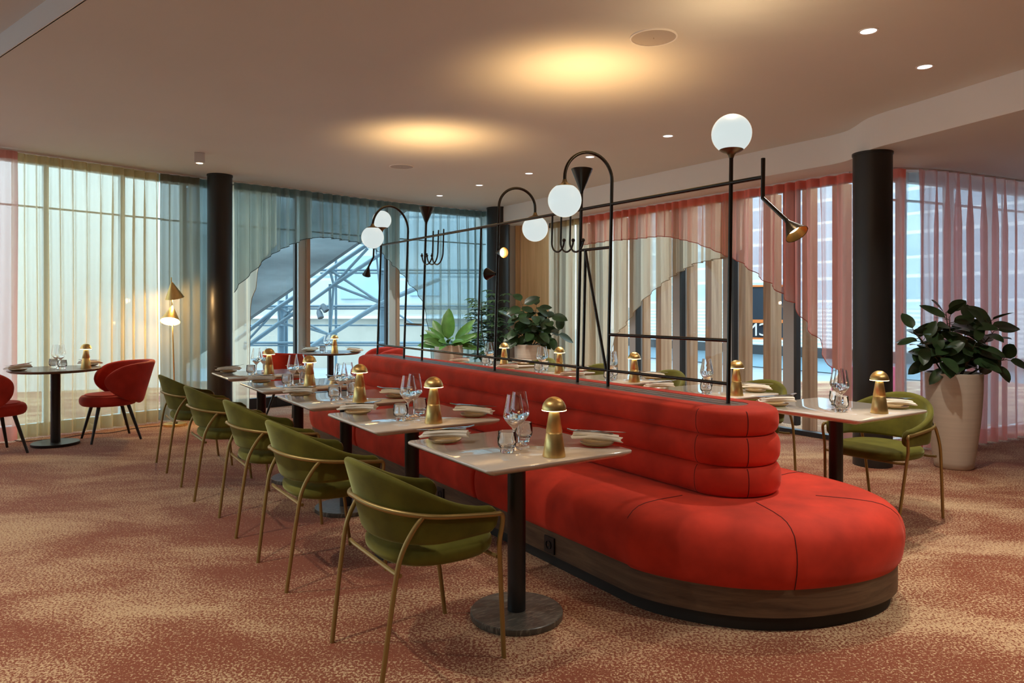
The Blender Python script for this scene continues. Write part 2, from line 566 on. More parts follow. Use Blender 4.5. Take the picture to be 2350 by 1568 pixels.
# ------------------------------------------------------------------ green armchair (faces +x)
def make_green_chair():
    root = empty('dining_armchair')
    tag(root, None, 'chair')
    A_, B_ = .175, .262

    def plan_off(w, z, off=0.0):
        k = (z - .49) / .295
        a, b = A_ + .085 * k, B_ + .018 * k
        if abs(w) <= .62:
            ph = w / .62 * pi / 2
            x, y = -a * cos(ph), b * sin(ph)
            nx, ny = -cos(ph) * b, sin(ph) * a
            l = hypot(nx, ny); nx, ny = nx / l, ny / l
        else:
            q = (abs(w) - .62) / .38
            x, y = .225 * q, math.copysign(b - .012 * q * q, w)
            nx, ny = 0.03 * q, math.copysign(1, w)
        return x + nx * off, y + ny * off, nx, ny

    def zt(a):
        q = min(1, a / .86)
        return .615 + .172 * (.5 + .5 * cos(pi * q)) ** .85 - .012 * max(0, a - .8) / .2

    def zb(a):
        return .490 + .012 * a

    shell(lambda w, z: plan_off(w, z), zt, zb, .036, end=.085).build('backrest', M['velvet_green'], root)
    cushion(.235, .25, .405, .472, cx=.058, ex=2.5, dome=.012, rnd=.03).build('seat', M['velvet_green'], root)
    hp = []
    for i in range(61):
        w = -.985 + 1.97 * i / 60
        z = .645 - .068 * min(1, abs(w) / .95)
        x, y, _, _ = plan_off(w, z, .030)
        hp.append((x, y, z))
    MB().tube(hp, .0095, 10).build('hoop_rail', M['bronze'], root)
    xe, ye, ze = hp[-1]
    for sg in (1, -1):
        fl = smooth_path([(xe - .03, sg * ye, ze + .002), (xe + .012, sg * ye, ze - .002), (xe + .010, sg * ye, ze - .045), (xe - .002, sg * (ye - .004), .47), (xe + .005, sg * (ye - .012), .41), (.262, sg * .242, .0)], 2)
        MB().tube(fl, .0095, 10).build('leg', M['bronze'], root)
        w = .455
        zz = .645 - .068 * w / .95
        jx, jy, _, _ = plan_off(w, zz, .030)
        rl = smooth_path([(jx, sg * jy, zz - .004), (jx - .030, sg * (jy - .004), .575), (jx - .075, sg * (jy - .01), .50), (jx - .098, sg * (jy - .012), .42), (-.252, sg * .245, .0)], 2)
        MB().tube(rl, .0095, 10).build('leg', M['bronze'], root)
    for x, y in ((-.175, .243), (.222, .262)):
        MB().tube([(x, -y, .405), (x, -.2, .400), (x, .2, .400), (x, y, .405)], .0085, 8).build('seat_support', M['bronze'], root)
    return root


# ------------------------------------------------------------------ red tub chair (faces +x)
def make_tub_chair():
    root = empty('tub_chair')
    tag(root, None, 'chair')

    def plan(w, z):
        k = (z - .38) / .42
        ph = w * radians(128)
        a = .235 + .105 * k * max(0, cos(ph * .62)) + .02 * k
        b = .262 + .035 * k
        if abs(ph) > pi / 2:
            a = .22
        x, y = -a * cos(ph), b * sin(ph)
        nx, ny = -cos(ph) * b, sin(ph) * a
        l = hypot(nx, ny)
        return x, y, nx / l, ny / l

    def zt(a):
        return .802 - .05 * a ** 1.5

    def zb(a):
        return .365 + .10 * max(0, a - .25) / .75

    shell(plan, zt, zb, .062, N=64, end=.52, endmin=.10).build('backrest', M['velvet_tub'], root)
    cushion(.262, .262, .355, .462, cx=.055, ex=2.15, dome=.018, rnd=.045).build('seat', M['velvet_tub'], root)
    for sx, sy in ((1, 1), (1, -1), (-1, 1), (-1, -1)):
        MB().tube([(.04 + sx * .13, sy * .145, .375), (.03 + sx * .225, sy * .225, 0)], [.019, .0115], 10).build('leg', M['black_metal'], root)
    return root


# ------------------------------------------------------------------ tables
def rounded_rect(hx, hy, r, n=6):
    pts = []
    for cx, cy, a0 in ((hx - r, hy - r, 0), (-hx + r, hy - r, 90), (-hx + r, -hy + r, 180), (hx - r, -hy + r, 270)):
        for k in range(n + 1):
            a = radians(a0 + 90 * k / n)
            pts.append((cx + r * cos(a), cy + r * sin(a)))
    return pts


def make_square_table():
    root = empty('pedestal_table')
    tag(root, None, 'table')
    h = .363
    levels = [(h - .030, .722), (h - .002, .738), (h, .7405), (h, .7475), (h - .0025, .75)]
    rings = [[(x, y, z) for x, y in rounded_rect(a, a, .032 if a > h - .02 else .02)] for a, z in levels]
    MB().rings(rings).build('tabletop', M['quartz'], root, ang=50)
    MB().lathe([(0, .03), (.040, .03), (.040, .715), (.075, .716), (.075, .722), (0, .722)], 32).build('pedestal', M['black_metal'], root)
    MB().lathe([(0, 0), (.200, 0), (.203, .004), (.203, .026), (.200, .029), (0, .029)], 64).build('base', M['scratched'], root)
    return root


def make_round_table():
    root = empty('round_table')
    tag(root, None, 'table')
    MB().lathe([(0, .724), (.372, .724), (.398, .738), (.40, .742), (.40, .747), (.397, .75), (0, .75)], 72).build('tabletop', M['dark_top'], root)
    MB().lathe([(0, .026), (.043, .026), (.043, .718), (.08, .719), (.08, .724), (0, .724)], 32).build('pedestal', M['black_metal'], root)
    MB().lathe([(0, 0), (.207, 0), (.21, .004), (.21, .024), (.207, .027), (0, .027)], 64).build('base', M['black_metal'], root)
    return root


# ------------------------------------------------------------------ table ware
def make_lamp():
    root = empty('table_lamp')
    tag(root, None, 'lamp')
    MB().lathe([(0, 0), (.0465, 0), (.047, .002), (.0335, .094), (.0322, .096), (.0330, .0985), (.0322, .100), (.0335, .1025), (.0185, .196), (0, .196)], 40).build('lamp_base', M['brass'], root)
    prof = []
    for k in range(13):
        a = pi / 2 * k / 12
        prof.append((.0502 * cos(a), .1895 + .0535 * sin(a)))
    prof = [(.0485, .1895)] + prof
    sh = MB().lathe(prof + [(0, .243)], 48).build('lamp_shade', M['brass'], root)
    MB().lathe([(.012, .1902), (.0455, .1902), (.0502, .1872), (.0505, .1898)], 48).build('light_ring', M['rim_light'], sh)
    return root


def make_wine():
    prof = [(0, .0015), (.020, .0018), (.035, .0012), (.0365, .002), (.030, .0045), (.012, .007), (.0045, .014), (.0040, .05), (.0042, .082), (.009, .092), (.022, .105), (.038, .124), (.0455, .139), (.0462, .146), (.0425, .168), (.036, .200), (.0305, .232), (.0298, .236), (.0290, .236), (.0350, .200), (.0412, .168), (.0448, .146), (.0440, .140)]
    root = empty('wine_glass')
    tag(root, None, 'wine glass')
    MB().lathe(prof[9:], 40).build('bowl', M['wine'], root, ang=60)
    MB().lathe(prof[:10], 28).build('stem', M['wine'], root, ang=60)
    return root


def make_tumbler():
    prof = [(0, .002), (.024, .002), (.0265, .004), (.027, .012), (.026, .016), (.030, .022), (.0355, .031), (.0375, .042), (.0378, .066), (.0372, .070), (.0368, .088), (.0362, .090), (.0352, .088), (.0350, .045), (.032, .034), (.022, .026), (0, .024)]
    fl = lambda j, k: (.05 if k % 2 else -.02) if 6 <= j <= 8 or 1 <= j <= 3 else ((.014 if k % 2 else -.006) if j in (5, 9) else 0)
    return tag(MB().lathe(prof, 40, fl=fl).build('water_tumbler', M['tumbler'], ang=70), None, 'glass')


def make_plate():
    prof = [(0, .002), (.045, .002), (.055, .003), (.070, .010), (.075, .0165), (.0745, .018), (.070, .016), (.058, .008), (.045, .006), (0, .006)]
    return tag(MB().lathe(prof, 48).build('side_plate', M['plate']), None, 'plate')


def make_napkin():
    # rolled, folded linen: its length along x, sagging at both ends over the plate rim
    mb = MB()
    rings = []
    n = 26
    for i in range(n + 1):
        q = -1 + 2 * i / n
        x = .108 * q
        z = .0365 - .006 * q * q + .005 * q
        wv = .031 * (1 - .16 * cos(2.4 * q + .6)) + (.010 * max(0, -q - .5) * 2)
        ring = []
        for k in range(20):
            a = 2 * pi * k / 20
            cy, cz = spow(cos(a), .75), spow(sin(a), .8)
            fold = .0032 * sin(3 * a + 1.2 * q)
            hz = (.0115 + .002 * sin(5 * q + 2)) * (1 - .35 * q * q)
            ring.append((x + .006 * sin(2 * a) * abs(q), wv * cy, z + (hz + fold) * cz))
        rings.append(ring)
    mb.rings(rings)
    # the fold line of the second layer
    r2 = []
    for i in range(n + 1):
        q = -1 + 2 * i / n
        x = .100 * q + .004
        z = .0485 - .006 * q * q + .005 * q
        r2.append([(x, -.004 + .026 * spow(cos(2 * pi * k / 16), .7), z + .007 * spow(sin(2 * pi * k / 16), .8)) for k in range(16)])
    mb.rings(r2)
    return tag(mb.build('napkin', M['linen'], ang=60), None, 'napkin')


def make_fork():
    mb = MB()
    def sec(x, w, z, t=.0016):
        return [(x, -w, z - t), (x, w, z - t), (x, w, z + t), (x, -w, z + t)]
    mb.rings([sec(-.100, .0052, 0), (sec(-.092, .0075, 0)), sec(-.05, .0050, .001), sec(0, .0030, .002), sec(.035, .0030, .003), sec(.05, .0090, .002), sec(.062, .0118, .0008), sec(.068, .0120, .0006)])
    for k in range(4):
        y = -.0098 + .0065 * k
        mb.rings([[(x, y - w, z - .0014), (x, y + w, z - .0014), (x, y + w, z + .0014), (x, y - w, z + .0014)] for x, w, z in ((.066, .0020, .0008), (.085, .0018, .003), (.103, .0010, .0068))])
    return tag(mb.build('fork', M['steel'], ang=50), None, 'fork')


def make_knife():
    mb = MB()
    def sec(x, y0, y1, t=.0017):
        return [(x, y0, -t), (x, y1, -t), (x, y1, t), (x, y0, t)]
    mb.rings([sec(-.110, -.0045, .0045, .0022), sec(-.100, -.0065, .0065, .003), sec(-.02, -.005, .005, .003), sec(.0, -.0045, .0045, .0022), sec(.012, -.0035, .0085, .0009), sec(.08, -.0038, .009, .0008), sec(.105, -.0036, .005, .0007), sec(.115, -.003, -.001, .0006)])
    return tag(mb.build('knife', M['steel'], ang=50), None, 'knife')


P_lamp, P_wine, P_tumbler, P_plate, P_napkin, P_fork, P_knife = make_lamp(), make_wine(), make_tumbler(), make_plate(), make_napkin(), make_fork(), make_knife()
used = {}


def put(proto, loc, rz, label, group, tilt=None):
    k = proto.name.split('.')[0]
    o = place(proto, used.get(k), loc, rz, label, group)
    used[k] = True
    if tilt is not None:
        o.rotation_euler = (tilt[0], tilt[1], rz)
    return o


TABLE_LIGHTS = []


def lay_table(base, rz, where, sides, flip=False, swap=False):
    """one lamp, two wine glasses, two tumblers, two settings; local x = t, y = s"""
    R = Matrix.Rotation(rz, 4, 'Z')
    rn = random.Random(hash(where) % 1000 if False else sum(map(ord, where)))
    def P(x, y, z=.7505):
        return Vector(base) + R @ Vector((x, y, z))
    j = lambda a: rn.uniform(-a, a)
    p = P(.0 + j(.006), -.272 + j(.012))
    put(P_lamp, p, rz, f'lit brass mushroom lamp on the {where}', 'brass table lamps')
    TABLE_LIGHTS.append(p)
    for (x, y, lab) in ((-.060, -.072, sides[0]), (.012, -.004, sides[1])):
        put(P_wine, P(x + j(.003), y + j(.003)), rz + j(1), f'wine glass nearer the {lab} on the {where}', 'wine glasses')
    for (x, y, lab) in ((-.122, -.112, sides[0]), (.070, .047, sides[1])):
        put(P_tumbler, P(x + j(.003), y + j(.003)), rz + j(1), f'ribbed water tumbler on the {lab} side of the {where}', 'ribbed tumblers')
    for k, (x, y, lab) in enumerate(((-.225, .245, sides[0]), (.285, -.20, sides[1]))):
        x += j(.01); y += j(.012)
        an = rz + radians(-41 + (180 if k else 0)) + j(.10)
        put(P_plate, P(x, y, .7502), rz, f'small ochre plate on the {lab} side of the {where}', 'ochre side plates')
        put(P_napkin, P(x, y, .7512), an, f'folded napkin on the {lab} side of the {where}', 'folded cream napkins')
        d = Vector((cos(an), sin(an), 0)); n = Vector((-d.y, d.x, 0))
        put(P_fork, P(x, y, .811) + d * .028 + n * .012, an + .13, f'steel fork on the {lab} side of the {where}', 'steel forks', (0, -.07))
        put(P_knife, P(x, y, .8103) - d * .012 - n * .011, an + pi + .06, f'steel knife on the {lab} side of the {where}', 'steel knives', (0, .03))


# ------------------------------------------------------------------ the two rows along the bench
P_table, P_chair = make_square_table(), make_green_chair()
ORD = ['nearest', 'second', 'third', 'fourth', 'farthest']
ROW_A = [(0, 0), (1.02, -.02), (2.02, -.03), (3.03, -.045), (4.13, -.05)]
CH_A = [(-.045, -.512), (1.064, -.525), (2.03, -.533), (3.03, -.60), (4.085, -.634)]
ROW_B = [(-.07, 2.27), (.93, 2.245), (1.98, 2.27), (2.90, 2.22), (3.86, 2.23)]
CH_B = [(-.03, 2.86), (1.0, 2.80), (2.04, 2.82), (2.96, 2.78), (3.90, 2.78)]
for i, (s, t) in enumerate(ROW_A):
    where = f'{ORD[i]} table left of the red bench'
    put(P_table, W(s, t), TH, f'square stone-topped pedestal table, {ORD[i]} of the row left of the red bench', 'square tables left of the bench')
    lay_table(W(s, t), TH, where, ('chair', 'bench'))
for i, (s, t) in enumerate(ROW_B):
    where = f'{ORD[i]} table right of the red bench'
    put(P_table, W(s, t), TH, f'square stone-topped pedestal table, {ORD[i]} of the row right of the red bench', 'square tables right of the bench')
    lay_table(W(s, t), TH, where, ('bench', 'chair'))
for i, (s, t) in enumerate(CH_A):
    put(P_chair, W(s, t), TH + [0, .02, -.01, .02, .03][i], f'olive velvet armchair at the {ORD[i]} table left of the red bench', 'olive armchairs left of the bench')
for i, (s, t) in enumerate(CH_B):
    put(P_chair, W(s, t), TH + pi + [-.02, .03, .02, -.02, .02][i], f'olive velvet armchair at the {ORD[i]} table right of the red bench', 'olive armchairs right of the bench')

# round tables with red tub chairs
P_round, P_tub = make_round_table(), make_tub_chair()
RT1, RT2 = Vector((-4.50, 7.13, 0)), Vector((-2.44, 9.72, 0))
put(P_round, RT1, 0, 'round dark-topped pedestal table by the cream curtain', 'round tables')
put(P_round, RT2, 0, 'round dark-topped pedestal table by the arched window', 'round tables')
lay_table(RT1, radians(100), 'round table by the cream curtain', ('pink curtain', 'floor lamp'))
lay_table(RT2, radians(25), 'round table by the arched window', ('column', 'red bench'))
put(P_tub, (-4.10, 7.46, 0), atan2(-.66, -.75), 'red velvet tub chair in front of the cream curtain', 'red tub chairs')
put(P_tub, (-4.83, 6.64, 0), atan2(.82, .57), 'red velvet tub chair cut off by the left edge of the photo', 'red tub chairs')
put(P_tub, (-2.78, 9.10, 0), atan2(.62, .34), 'red velvet tub chair seen behind the farthest table left of the bench', 'red tub chairs')
put(P_tub, (-1.86, 10.02, 0), atan2(-.30, -.58), 'red velvet tub chair behind the far end of the bench', 'red tub chairs')

# ------------------------------------------------------------------ the bench
BT = 1.16                     # centre line of the bench (t)
S0, S1 = -.19, 4.20           # centres of its rounded ends


def stadium(off_side, off_near, off_far, seams=(), n_cap=96, step=.05):
    """closed outline, list of (s, t, ns, nt, arc) going round; off_* are radii"""
    pts = []
    s = S0
    ss = []
    L = S1 - S0
    n = int(L / step)
    base = [S0 + L * i / n for i in range(n + 1)]
    for sm in seams:
        base += [sm + d for d in (-.05, -.03, -.018, -.010, -.005, 0, .005, .010, .018, .03, .05)]
    base = sorted(set(round(b, 4) for b in base))
    for b in base:                                   # carpet side, near -> far
        pts.append((b, BT - off_side, 0, -1, b, 0))
    for k in range(1, n_cap):
        a = -pi / 2 + pi * k / n_cap
        pts.append((S1 + off_far * cos(a), BT + off_far * sin(a), cos(a), sin(a), None, a))
    for b in reversed(base):
        pts.append((b, BT + off_side, 0, 1, b, 0))
    for k in range(1, n_cap):
        a = pi / 2 + pi * k / n_cap
        al = math.degrees(pi * k / n_cap)            # 0 window side .. 180 carpet side
        r = off_near(180 - al) if callable(off_near) else off_near
        pts.append((S0 + r * cos(a), BT + r * sin(a), cos(a), sin(a), None, a))
    return pts


def ring_sweep(outline, profile, pinch=None, pd=.0):
    """profile: list of (o, z) added along the outline normal; closed sweep"""
    rings = []
    for (s, t, ns, nt, arc, ang) in outline:
        k = 0.0
        if pinch:
            k = pinch(s, t, arc, ang)
        ring = []
        zc = sum(z for _, z in profile) / len(profile)
        for o, z in profile:
            oo = o - k if o > 0 else o
            zz = z - (z - zc) * min(.5, k * 3) if o > 0 else z
            ring.append(W(s + ns * oo, t + nt * oo, zz))
        rings.append(ring)
    return MB().rings(rings, closed=True)


SEAMS = (1.16, 3.12)


def seam_thread(outline, profile, idx, lo):
    s, t, ns, nt, arc, ang = outline[idx]
    pts = []
    for o, z in profile:
        if o < lo: continue
        pts.append(W(s + ns * (o - .009 if o > 0 else o), t + nt * (o - .009 if o > 0 else o), z + (.0005 if o < -.05 else 0)))
    return in_bench(MB().tube(pts, .0022, 6)).build('seam', M['seam'], bench)


def nearest(outline, s=None, side=0, ang=None):
    if ang is not None:
        return min((i for i in range(len(outline)) if outline[i][4] is None), key=lambda i: abs(outline[i][5] - ang))
    return min((i for i in range(len(outline)) if outline[i][4] is not None and outline[i][3] * side > 0), key=lambda i: abs(outline[i][0] - s))


def pinch_at(seams, depth, width, thin=(), thin_ang=()):
    def f(s, t, arc, ang):
        k = 0.0
        if arc is not None:
            for sm in seams:
                k += depth * math.exp(-((s - sm) / width) ** 2)
            for sm in thin:
                k += .011 * math.exp(-((s - sm) / .010) ** 2)
        else:
            for a in thin_ang:
                d = (ang - a + pi) % (2 * pi) - pi
                k += .012 * math.exp(-(d / .026) ** 2)
        return k
    return f


bench = tag(empty('banquette', W(S0, BT)), 'long red velvet double-sided bench with rounded ends and ribbed backrest', 'bench')
INV = Matrix.Translation(-bench.location)


def in_bench(mb):
    mb.v = [tuple(INV @ Vector(p)) for p in mb.v]
    return mb


def near_seat(al):            # measured: the near end bulges towards the window side
    return .665 + .03 * math.exp(-(al / 18) ** 2) + .105 * math.exp(-((al - 124) / 32) ** 2) + .025 * max(0, (al - 120) / 60)


def near_off(d):
    return lambda al: near_seat(al) + d


NEAR_SEAM = (pi / 2 + radians(60), pi / 2 + radians(117))
prof = [(-.60, .19), (-.60, .445), (-.36, .452), (-.20, .455), (-.12, .452), (-.075, .444), (-.04, .428), (-.012, .404), (.008, .372), (.018, .335), (.020, .295), (.016, .25), (.006, .21), (-.012, .182), (-.04, .172)]
out = stadium(.69, near_off(0), .69, SEAMS)
in_bench(ring_sweep(out, prof, pinch_at(SEAMS, .035, .012, (S0 + .02,), NEAR_SEAM))).build('seat_cushion', M['velvet_red'], bench, ang=60)
for kw in (dict(ang=NEAR_SEAM[0]), dict(ang=NEAR_SEAM[1]), dict(s=S0 + .02, side=-1), dict(s=S0 + .02, side=1)):
    seam_thread(out, prof, nearest(out, **kw), -.45)
out = stadium(.682, near_off(-.012), .682)
in_bench(ring_sweep(out, [(-.3, .065), (0, .065), (0, .19), (-.3, .19)])).build('plinth', M['plinth'], bench)
out = stadium(.655, near_off(-.042), .655)
in_bench(ring_sweep(out, [(-.3, .0), (0, .0), (0, .07), (-.3, .07)])).build('toe_kick', M['kick'], bench)
cap_seam = (pi / 2 + radians(38), pi / 2 + radians(118))
for z0, z1, half in ((.448, .598, .247), (.592, .742, .243), (.736, .872, .236)):
    top = z1 > .8
    H = (z1 - z0) / 2
    zc = (z0 + z1) / 2
    prof = [(-.15, z0)]
    for k in range(13):
        a = -pi / 2 + pi * k / 12
        bul = .062 * spow(cos(a), .62)
        prof.append((-.062 + bul, zc + H * spow(sin(a), .85)))
    if top:
        prof = prof[:-3] + [(-.022, z1 - .012), (-.040, z1 - .003), (-.058, z1), (-.145, z1)]
    else:
        prof.append((-.15, z1))
    out = stadium(half, half + .005, half, SEAMS)
    in_bench(ring_sweep(out, prof, pinch_at((1.085, 3.13), .024, .012, (.32, S0 + .02), cap_seam))).build('backrest_roll', M['velvet_red'], bench, ang=60)
    for kw in (dict(ang=cap_seam[0]), dict(ang=cap_seam[1]), dict(s=S0 + .02, side=-1)):
        seam_thread(out, prof, nearest(out, **kw), -.03)
mbs = MB()
ring0 = [W(s, t) for (s, t, *_r) in stadium(.095, .095, .095, n_cap=24)]
mbs.rings([[p + Vector((0, 0, z)) for p in ring0] for z in (.70, .868, .870)])
in_bench(mbs).build('top_rail', M['strip'], bench)
mbg = MB()
for tt in (BT - .028, BT + .028):
    mbg.bar(W(S0 - .04, tt, .8702), W(S1 + .04, tt, .8702), .003, .0012)
in_bench(mbg).build('rail_groove', M['kick'], bench, smooth=False)
for px, py in ((1263, 1250), (1013, 1131)):
    # sockets on the carpet-side plinth: the point of the plinth face under that pixel
    r = (px - CX) / F_PX
    t = BT - .682
    s = (O.x + V.x * t - r * (O.y + V.y * t)) / (r * U.y - U.x)
    c = W(s, t, .118)
    m = INV @ Matrix.Translation(c) @ Matrix.Rotation(TH, 4, 'Z')
    so = MB().box(-.010, .002, -.042, .042, -.042, .042, m).build('power_socket', M['socket'], bench, smooth=False)
    MB().lathe([(.020, -.0135), (.020, -.0105), (.022, -.0105), (.022, -.0135)], 24, c=INV @ c, axis=V).build('socket_ring', M['frame_dark'], so)
    MB().lathe([(0, -.0150), (.003, -.0150), (.003, -.010), (0, -.010)], 10, c=INV @ c, axis=V).build('earth_pin', M['steel'], so)

# ------------------------------------------------------------------ the lighting frame on the bench
LEAN = Vector((.026, .044, 0))


def FP(s, z, dt=0.0):
    return W(s, BT + dt, z) + LEAN * (z - .87)


def s_at(px, z):
    p = W(0, BT, 0) + LEAN * (z - .87)
    r = (px - CX) / F_PX
    return (p.x - r * p.y) / (r * U.y - U.x)


def z_of(py, d):
    return CAMH - (py - HY) / F_PX * d


fr = tag(empty('lighting_frame', FP(s_at(1395, .87), .87)), 'tall black metal tube frame with glowing globes standing on the red bench', 'light fixture')
IF = Matrix.Translation(-fr.location)


def in_fr(mb):
    mb.v = [tuple(IF @ Vector(p)) for p in mb.v]
    return mb


def ftube(name, pts, r=.0105, mat='frame_black', parent=None, seg=12):
    return in_fr(MB().tube(pts, r, seg)).build(name, M[mat], parent or fr)


Z_TOP, Z_LOW = 1.995, .969
sP = {k: s_at(px, .87) for k, px in dict(P1=1671, P2=1395, P3=1325, P4=1135, P5=927, P6=968, P7=866).items()}
s_end0 = s_at(1751, Z_TOP)
s_end1 = s_at(858, Z_TOP)
ftube('top_rail', [FP(s_end0, Z_TOP), FP(s_end1, Z_TOP)])
ftube('lower_rail', [FP(sP['P1'], Z_LOW), FP(sP['P7'], Z_LOW)], .009)


def globe(c, R, axis, stem_to=None):
    """glowing ball with a metal cup on the side that axis points to"""
    axis = Vector(axis).normalized()
    g = in_fr(MB().sphere(c, R, 32, 20)).build('globe', M['opal'], fr)
    prof = [(R * 1.02 * sin(radians(a)), R * 1.02 * cos(radians(a))) for a in (36, 30, 22, 14)] + [(.016, R * 1.10), (.0115, R * 1.25), (0, R * 1.25)]
    in_fr(MB().lathe(prof, 28, c, axis)).build('globe_cup', M['bronze2'], g)
    return g


def cone(name, apex, base, r, mat='frame_black', lens=None, inner=True):
    apex, base = Vector(apex), Vector(base)
    ax = (base - apex); h = ax.length; ax.normalize()
    ob = in_fr(MB().lathe([(0, -.004), (.011, -.004), (.0125, .012), (r, h), (r - .002, h), (.012, .022), (0, .022)], 32, apex, ax)).build(name, M[mat], fr)
    if lens:
        in_fr(MB().lathe([(.013, .024), (r - .003, h - .001)], 32, apex, ax)).build('reflector', M['brass'], ob)
        hh = h * .62
        in_fr(MB().lathe([(0, hh), (r * .55, hh), (r * .56, hh - .004)], 24, apex, ax)).build('lens', M[lens], ob)
    return ob, ax, h


# poles
p1 = FP(sP['P1'], 0); d1 = FP(sP['P1'], 2.15).y
zg = z_of(307, d1)
ftube('pole', [FP(sP['P1'], .8708), FP(sP['P1'], zg - .12)])
globe(FP(sP['P1'], zg), .101, (LEAN.x * -1, -LEAN.y, -1))


def arch(key, gx, gy, gd, apex_y, base=.8708):
    s = sP[key]
    top = FP(s, 2.1)
    g = at(gx, gy, gd)
    R = .1015
    zend = g.z + R * 1.2
    mid = (top + g) / 2
    zap = z_of(apex_y, mid.y)
    hw = (Vector((g.x, g.y, 0)) - Vector((top.x, top.y, 0))) / 2
    rad = hw.length
    zc = zap - rad
    pts = [FP(s, base), FP(s, 1.4)]
    c = Vector((top.x + hw.x, top.y + hw.y, zc))
    pts.append(FP(s, zc))
    st = FP(s, zc)
    c = Vector((st.x + g.x, st.y + g.y, 2 * zc)) / 2
    hw = Vector((g.x - st.x, g.y - st.y, 0)) / 2
    rad = hw.length
    for k in range(1, 25):
        a = pi - pi * k / 24
        pts.append(c + hw * cos(a) + Vector((0, 0, rad * sin(a))))
    if zend < zc:
        pts.append(Vector((g.x, g.y, zend)))
    ftube('arched_pole', pts)
    globe(Vector((g.x, g.y, g.z)), R, (0, 0, 1))


arch('P2', 1296, 460, 4.36, 350)
arch('P4', 1228, 525, 5.68, 432)
arch('P5', 855, 545, 6.62, 474)
# far end pole with a ball on top
d7 = FP(sP['P7'], 2.1).y
zg7 = z_of(505, d7)
ftube('pole', [FP(sP['P7'], .8708), FP(sP['P7'], zg7 - .115)])
globe(FP(sP['P7'], zg7), .096, (0, 0, -1))
UPLIGHTS = []
for key, ytop, ytip, hw in (('P3', 388, 443, 25), ('P6', 476, 514, 17.5)):
    d = FP(sP[key], 2.1).y
    zt, zb = z_of(ytop, d), z_of(ytip, d)
    ftube('pole', [FP(sP[key], .8708), FP(sP[key], zb + .004)])
    cone('uplight_cone', FP(sP[key], zb), FP(sP[key], zt), hw / F_PX * d)
    UPLIGHTS.append(FP(sP[key], zt - .02))
# rungs, the thin posts and the slanting strut
ftube('rung', [FP(sP['P1'], 1.188), FP(sP['P2'], 1.188)], .0095)
ftube('rung', [FP(sP['P3'], 1.727), FP(sP['P2'], 1.727)], .0095)
ftube('rung', [FP(sP['P5'], 1.195), FP(sP['P6'], 1.195)], .0095)
sA = s_at(1338, Z_LOW)
ftube('thin_post', [FP(sA, Z_LOW), FP(sA, 1.727)], .0095)
sB = s_at(1096, Z_LOW)
ftube('thin_post', [FP(sB, Z_LOW), FP(sB, Z_TOP)], .0085)
ftube('strut', [FP(s_at(1343, 1.727), 1.727), FP(s_at(1391, Z_LOW), Z_LOW)], .0095)


def hooks(pxs, y_top, y_bot, px_balls, y_ball, above):
    for px, pb in zip(pxs, px_balls):
        s = s_at(px, Z_TOP); d = FP(s, 1.9).y
        s2 = s_at(pb, 1.75)
        zb = z_of(y_bot, d); zball = z_of(y_ball, d)
        r = abs(s2 - s) / 2; c = (s + s2) / 2
        zc = zb + r
        pts = [FP(s, Z_TOP + above), FP(s, zc)]
        for k in range(1, 17):
            a = pi * k / 16
            pts.append(FP(c + (s - c) * cos(a), zc - r * sin(a)))
        pts.append(FP(s2, zball))
        h = ftube('hook', pts, .0065, seg=10)
        in_fr(MB().sphere(FP(s2, zball + .008), .0125, 16, 10)).build('hook_ball', M['frame_black'], h)


hooks((1268, 1288.5, 1309.5), 0, 580, (1294, 1315, 1338), 558, 0)
hooks((994, 1006, 1018), 0, 606, (967.6, 979, 990.6), 586, .045)


def spot_arm(s, y0, y1, x2, y2, x3, y3, rad, lens, dd=0.0):
    d = FP(s, Z_TOP).y
    a = FP(s, z_of(y0, d)); b = FP(s, z_of(y1, d))
    s2 = s_at(x2, 1.7); d2 = FP(s2, 1.7).y + dd * .6
    c = at(x2, y2, d2)
    s3 = s_at(x3, 1.65); d3 = FP(s3, 1.65).y + dd
    e = at(x3, y3, d3)
    ftube('spot_arm', [a, b, c])
    return cone('spot_head', c, e, rad, 'frame_black', lens), c, e


spot1, sa, sb = spot_arm(s_end0, 363, 455, 1805, 506, 1829, 538, .056, 'glow_core')
spot_arm(s_end1, 560, 590, 846, 612, 841, 632, .046, None)
sp4 = FP(sP['P4'], 1.755)
d = sp4.y
(c4, ax4, h4) = cone('spot_head', at(1141, 580, d), at(1157, 580, d - .07), .043, 'frame_black', 'glow_core')
cone('spot_head', at(1137, 629, d), at(1118, 629, d + .05), .048, 'frame_black', None)

# ------------------------------------------------------------------ shell of the room
ZC, ZS, ZR = 2.95, 2.68, 3.09


def slab(name, pts, z0, z1, mat, hidden=None):
    mb = MB()
    n = len(pts)
    mb.add([(x, y, z0) for x, y in pts] + [(x, y, z1) for x, y in pts],
           [tuple(reversed(range(n))), tuple(range(n, 2 * n))] + [(k, (k + 1) % n, n + (k + 1) % n, n + k) for k in range(n)])
    o = mb.build(name, mat, smooth=False)
    return tag(o, kind='structure')


# plan of the glazing
PL = [(-6.6, 5.3), (-6.0, 6.15), (-5.5, 6.78), (-5.065, 7.33), (-4.62, 7.87), (-4.20, 8.45), (-3.84, 8.82), (-3.535, 9.13), (-3.25, 9.40), (-2.84, 9.80), (-2.18, 10.52), (-1.387, 11.23), (-.478, 11.94), (-.2, 12.15)]
PR = [(.50, 11.36), (1.05, 10.52), (1.874, 9.26), (2.434, 8.40), (3.167, 7.28), (3.42, 6.98), (3.70, 6.86), (4.1, 6.98), (4.5, 7.16), (5.5, 7.66), (6.6, 8.2)]


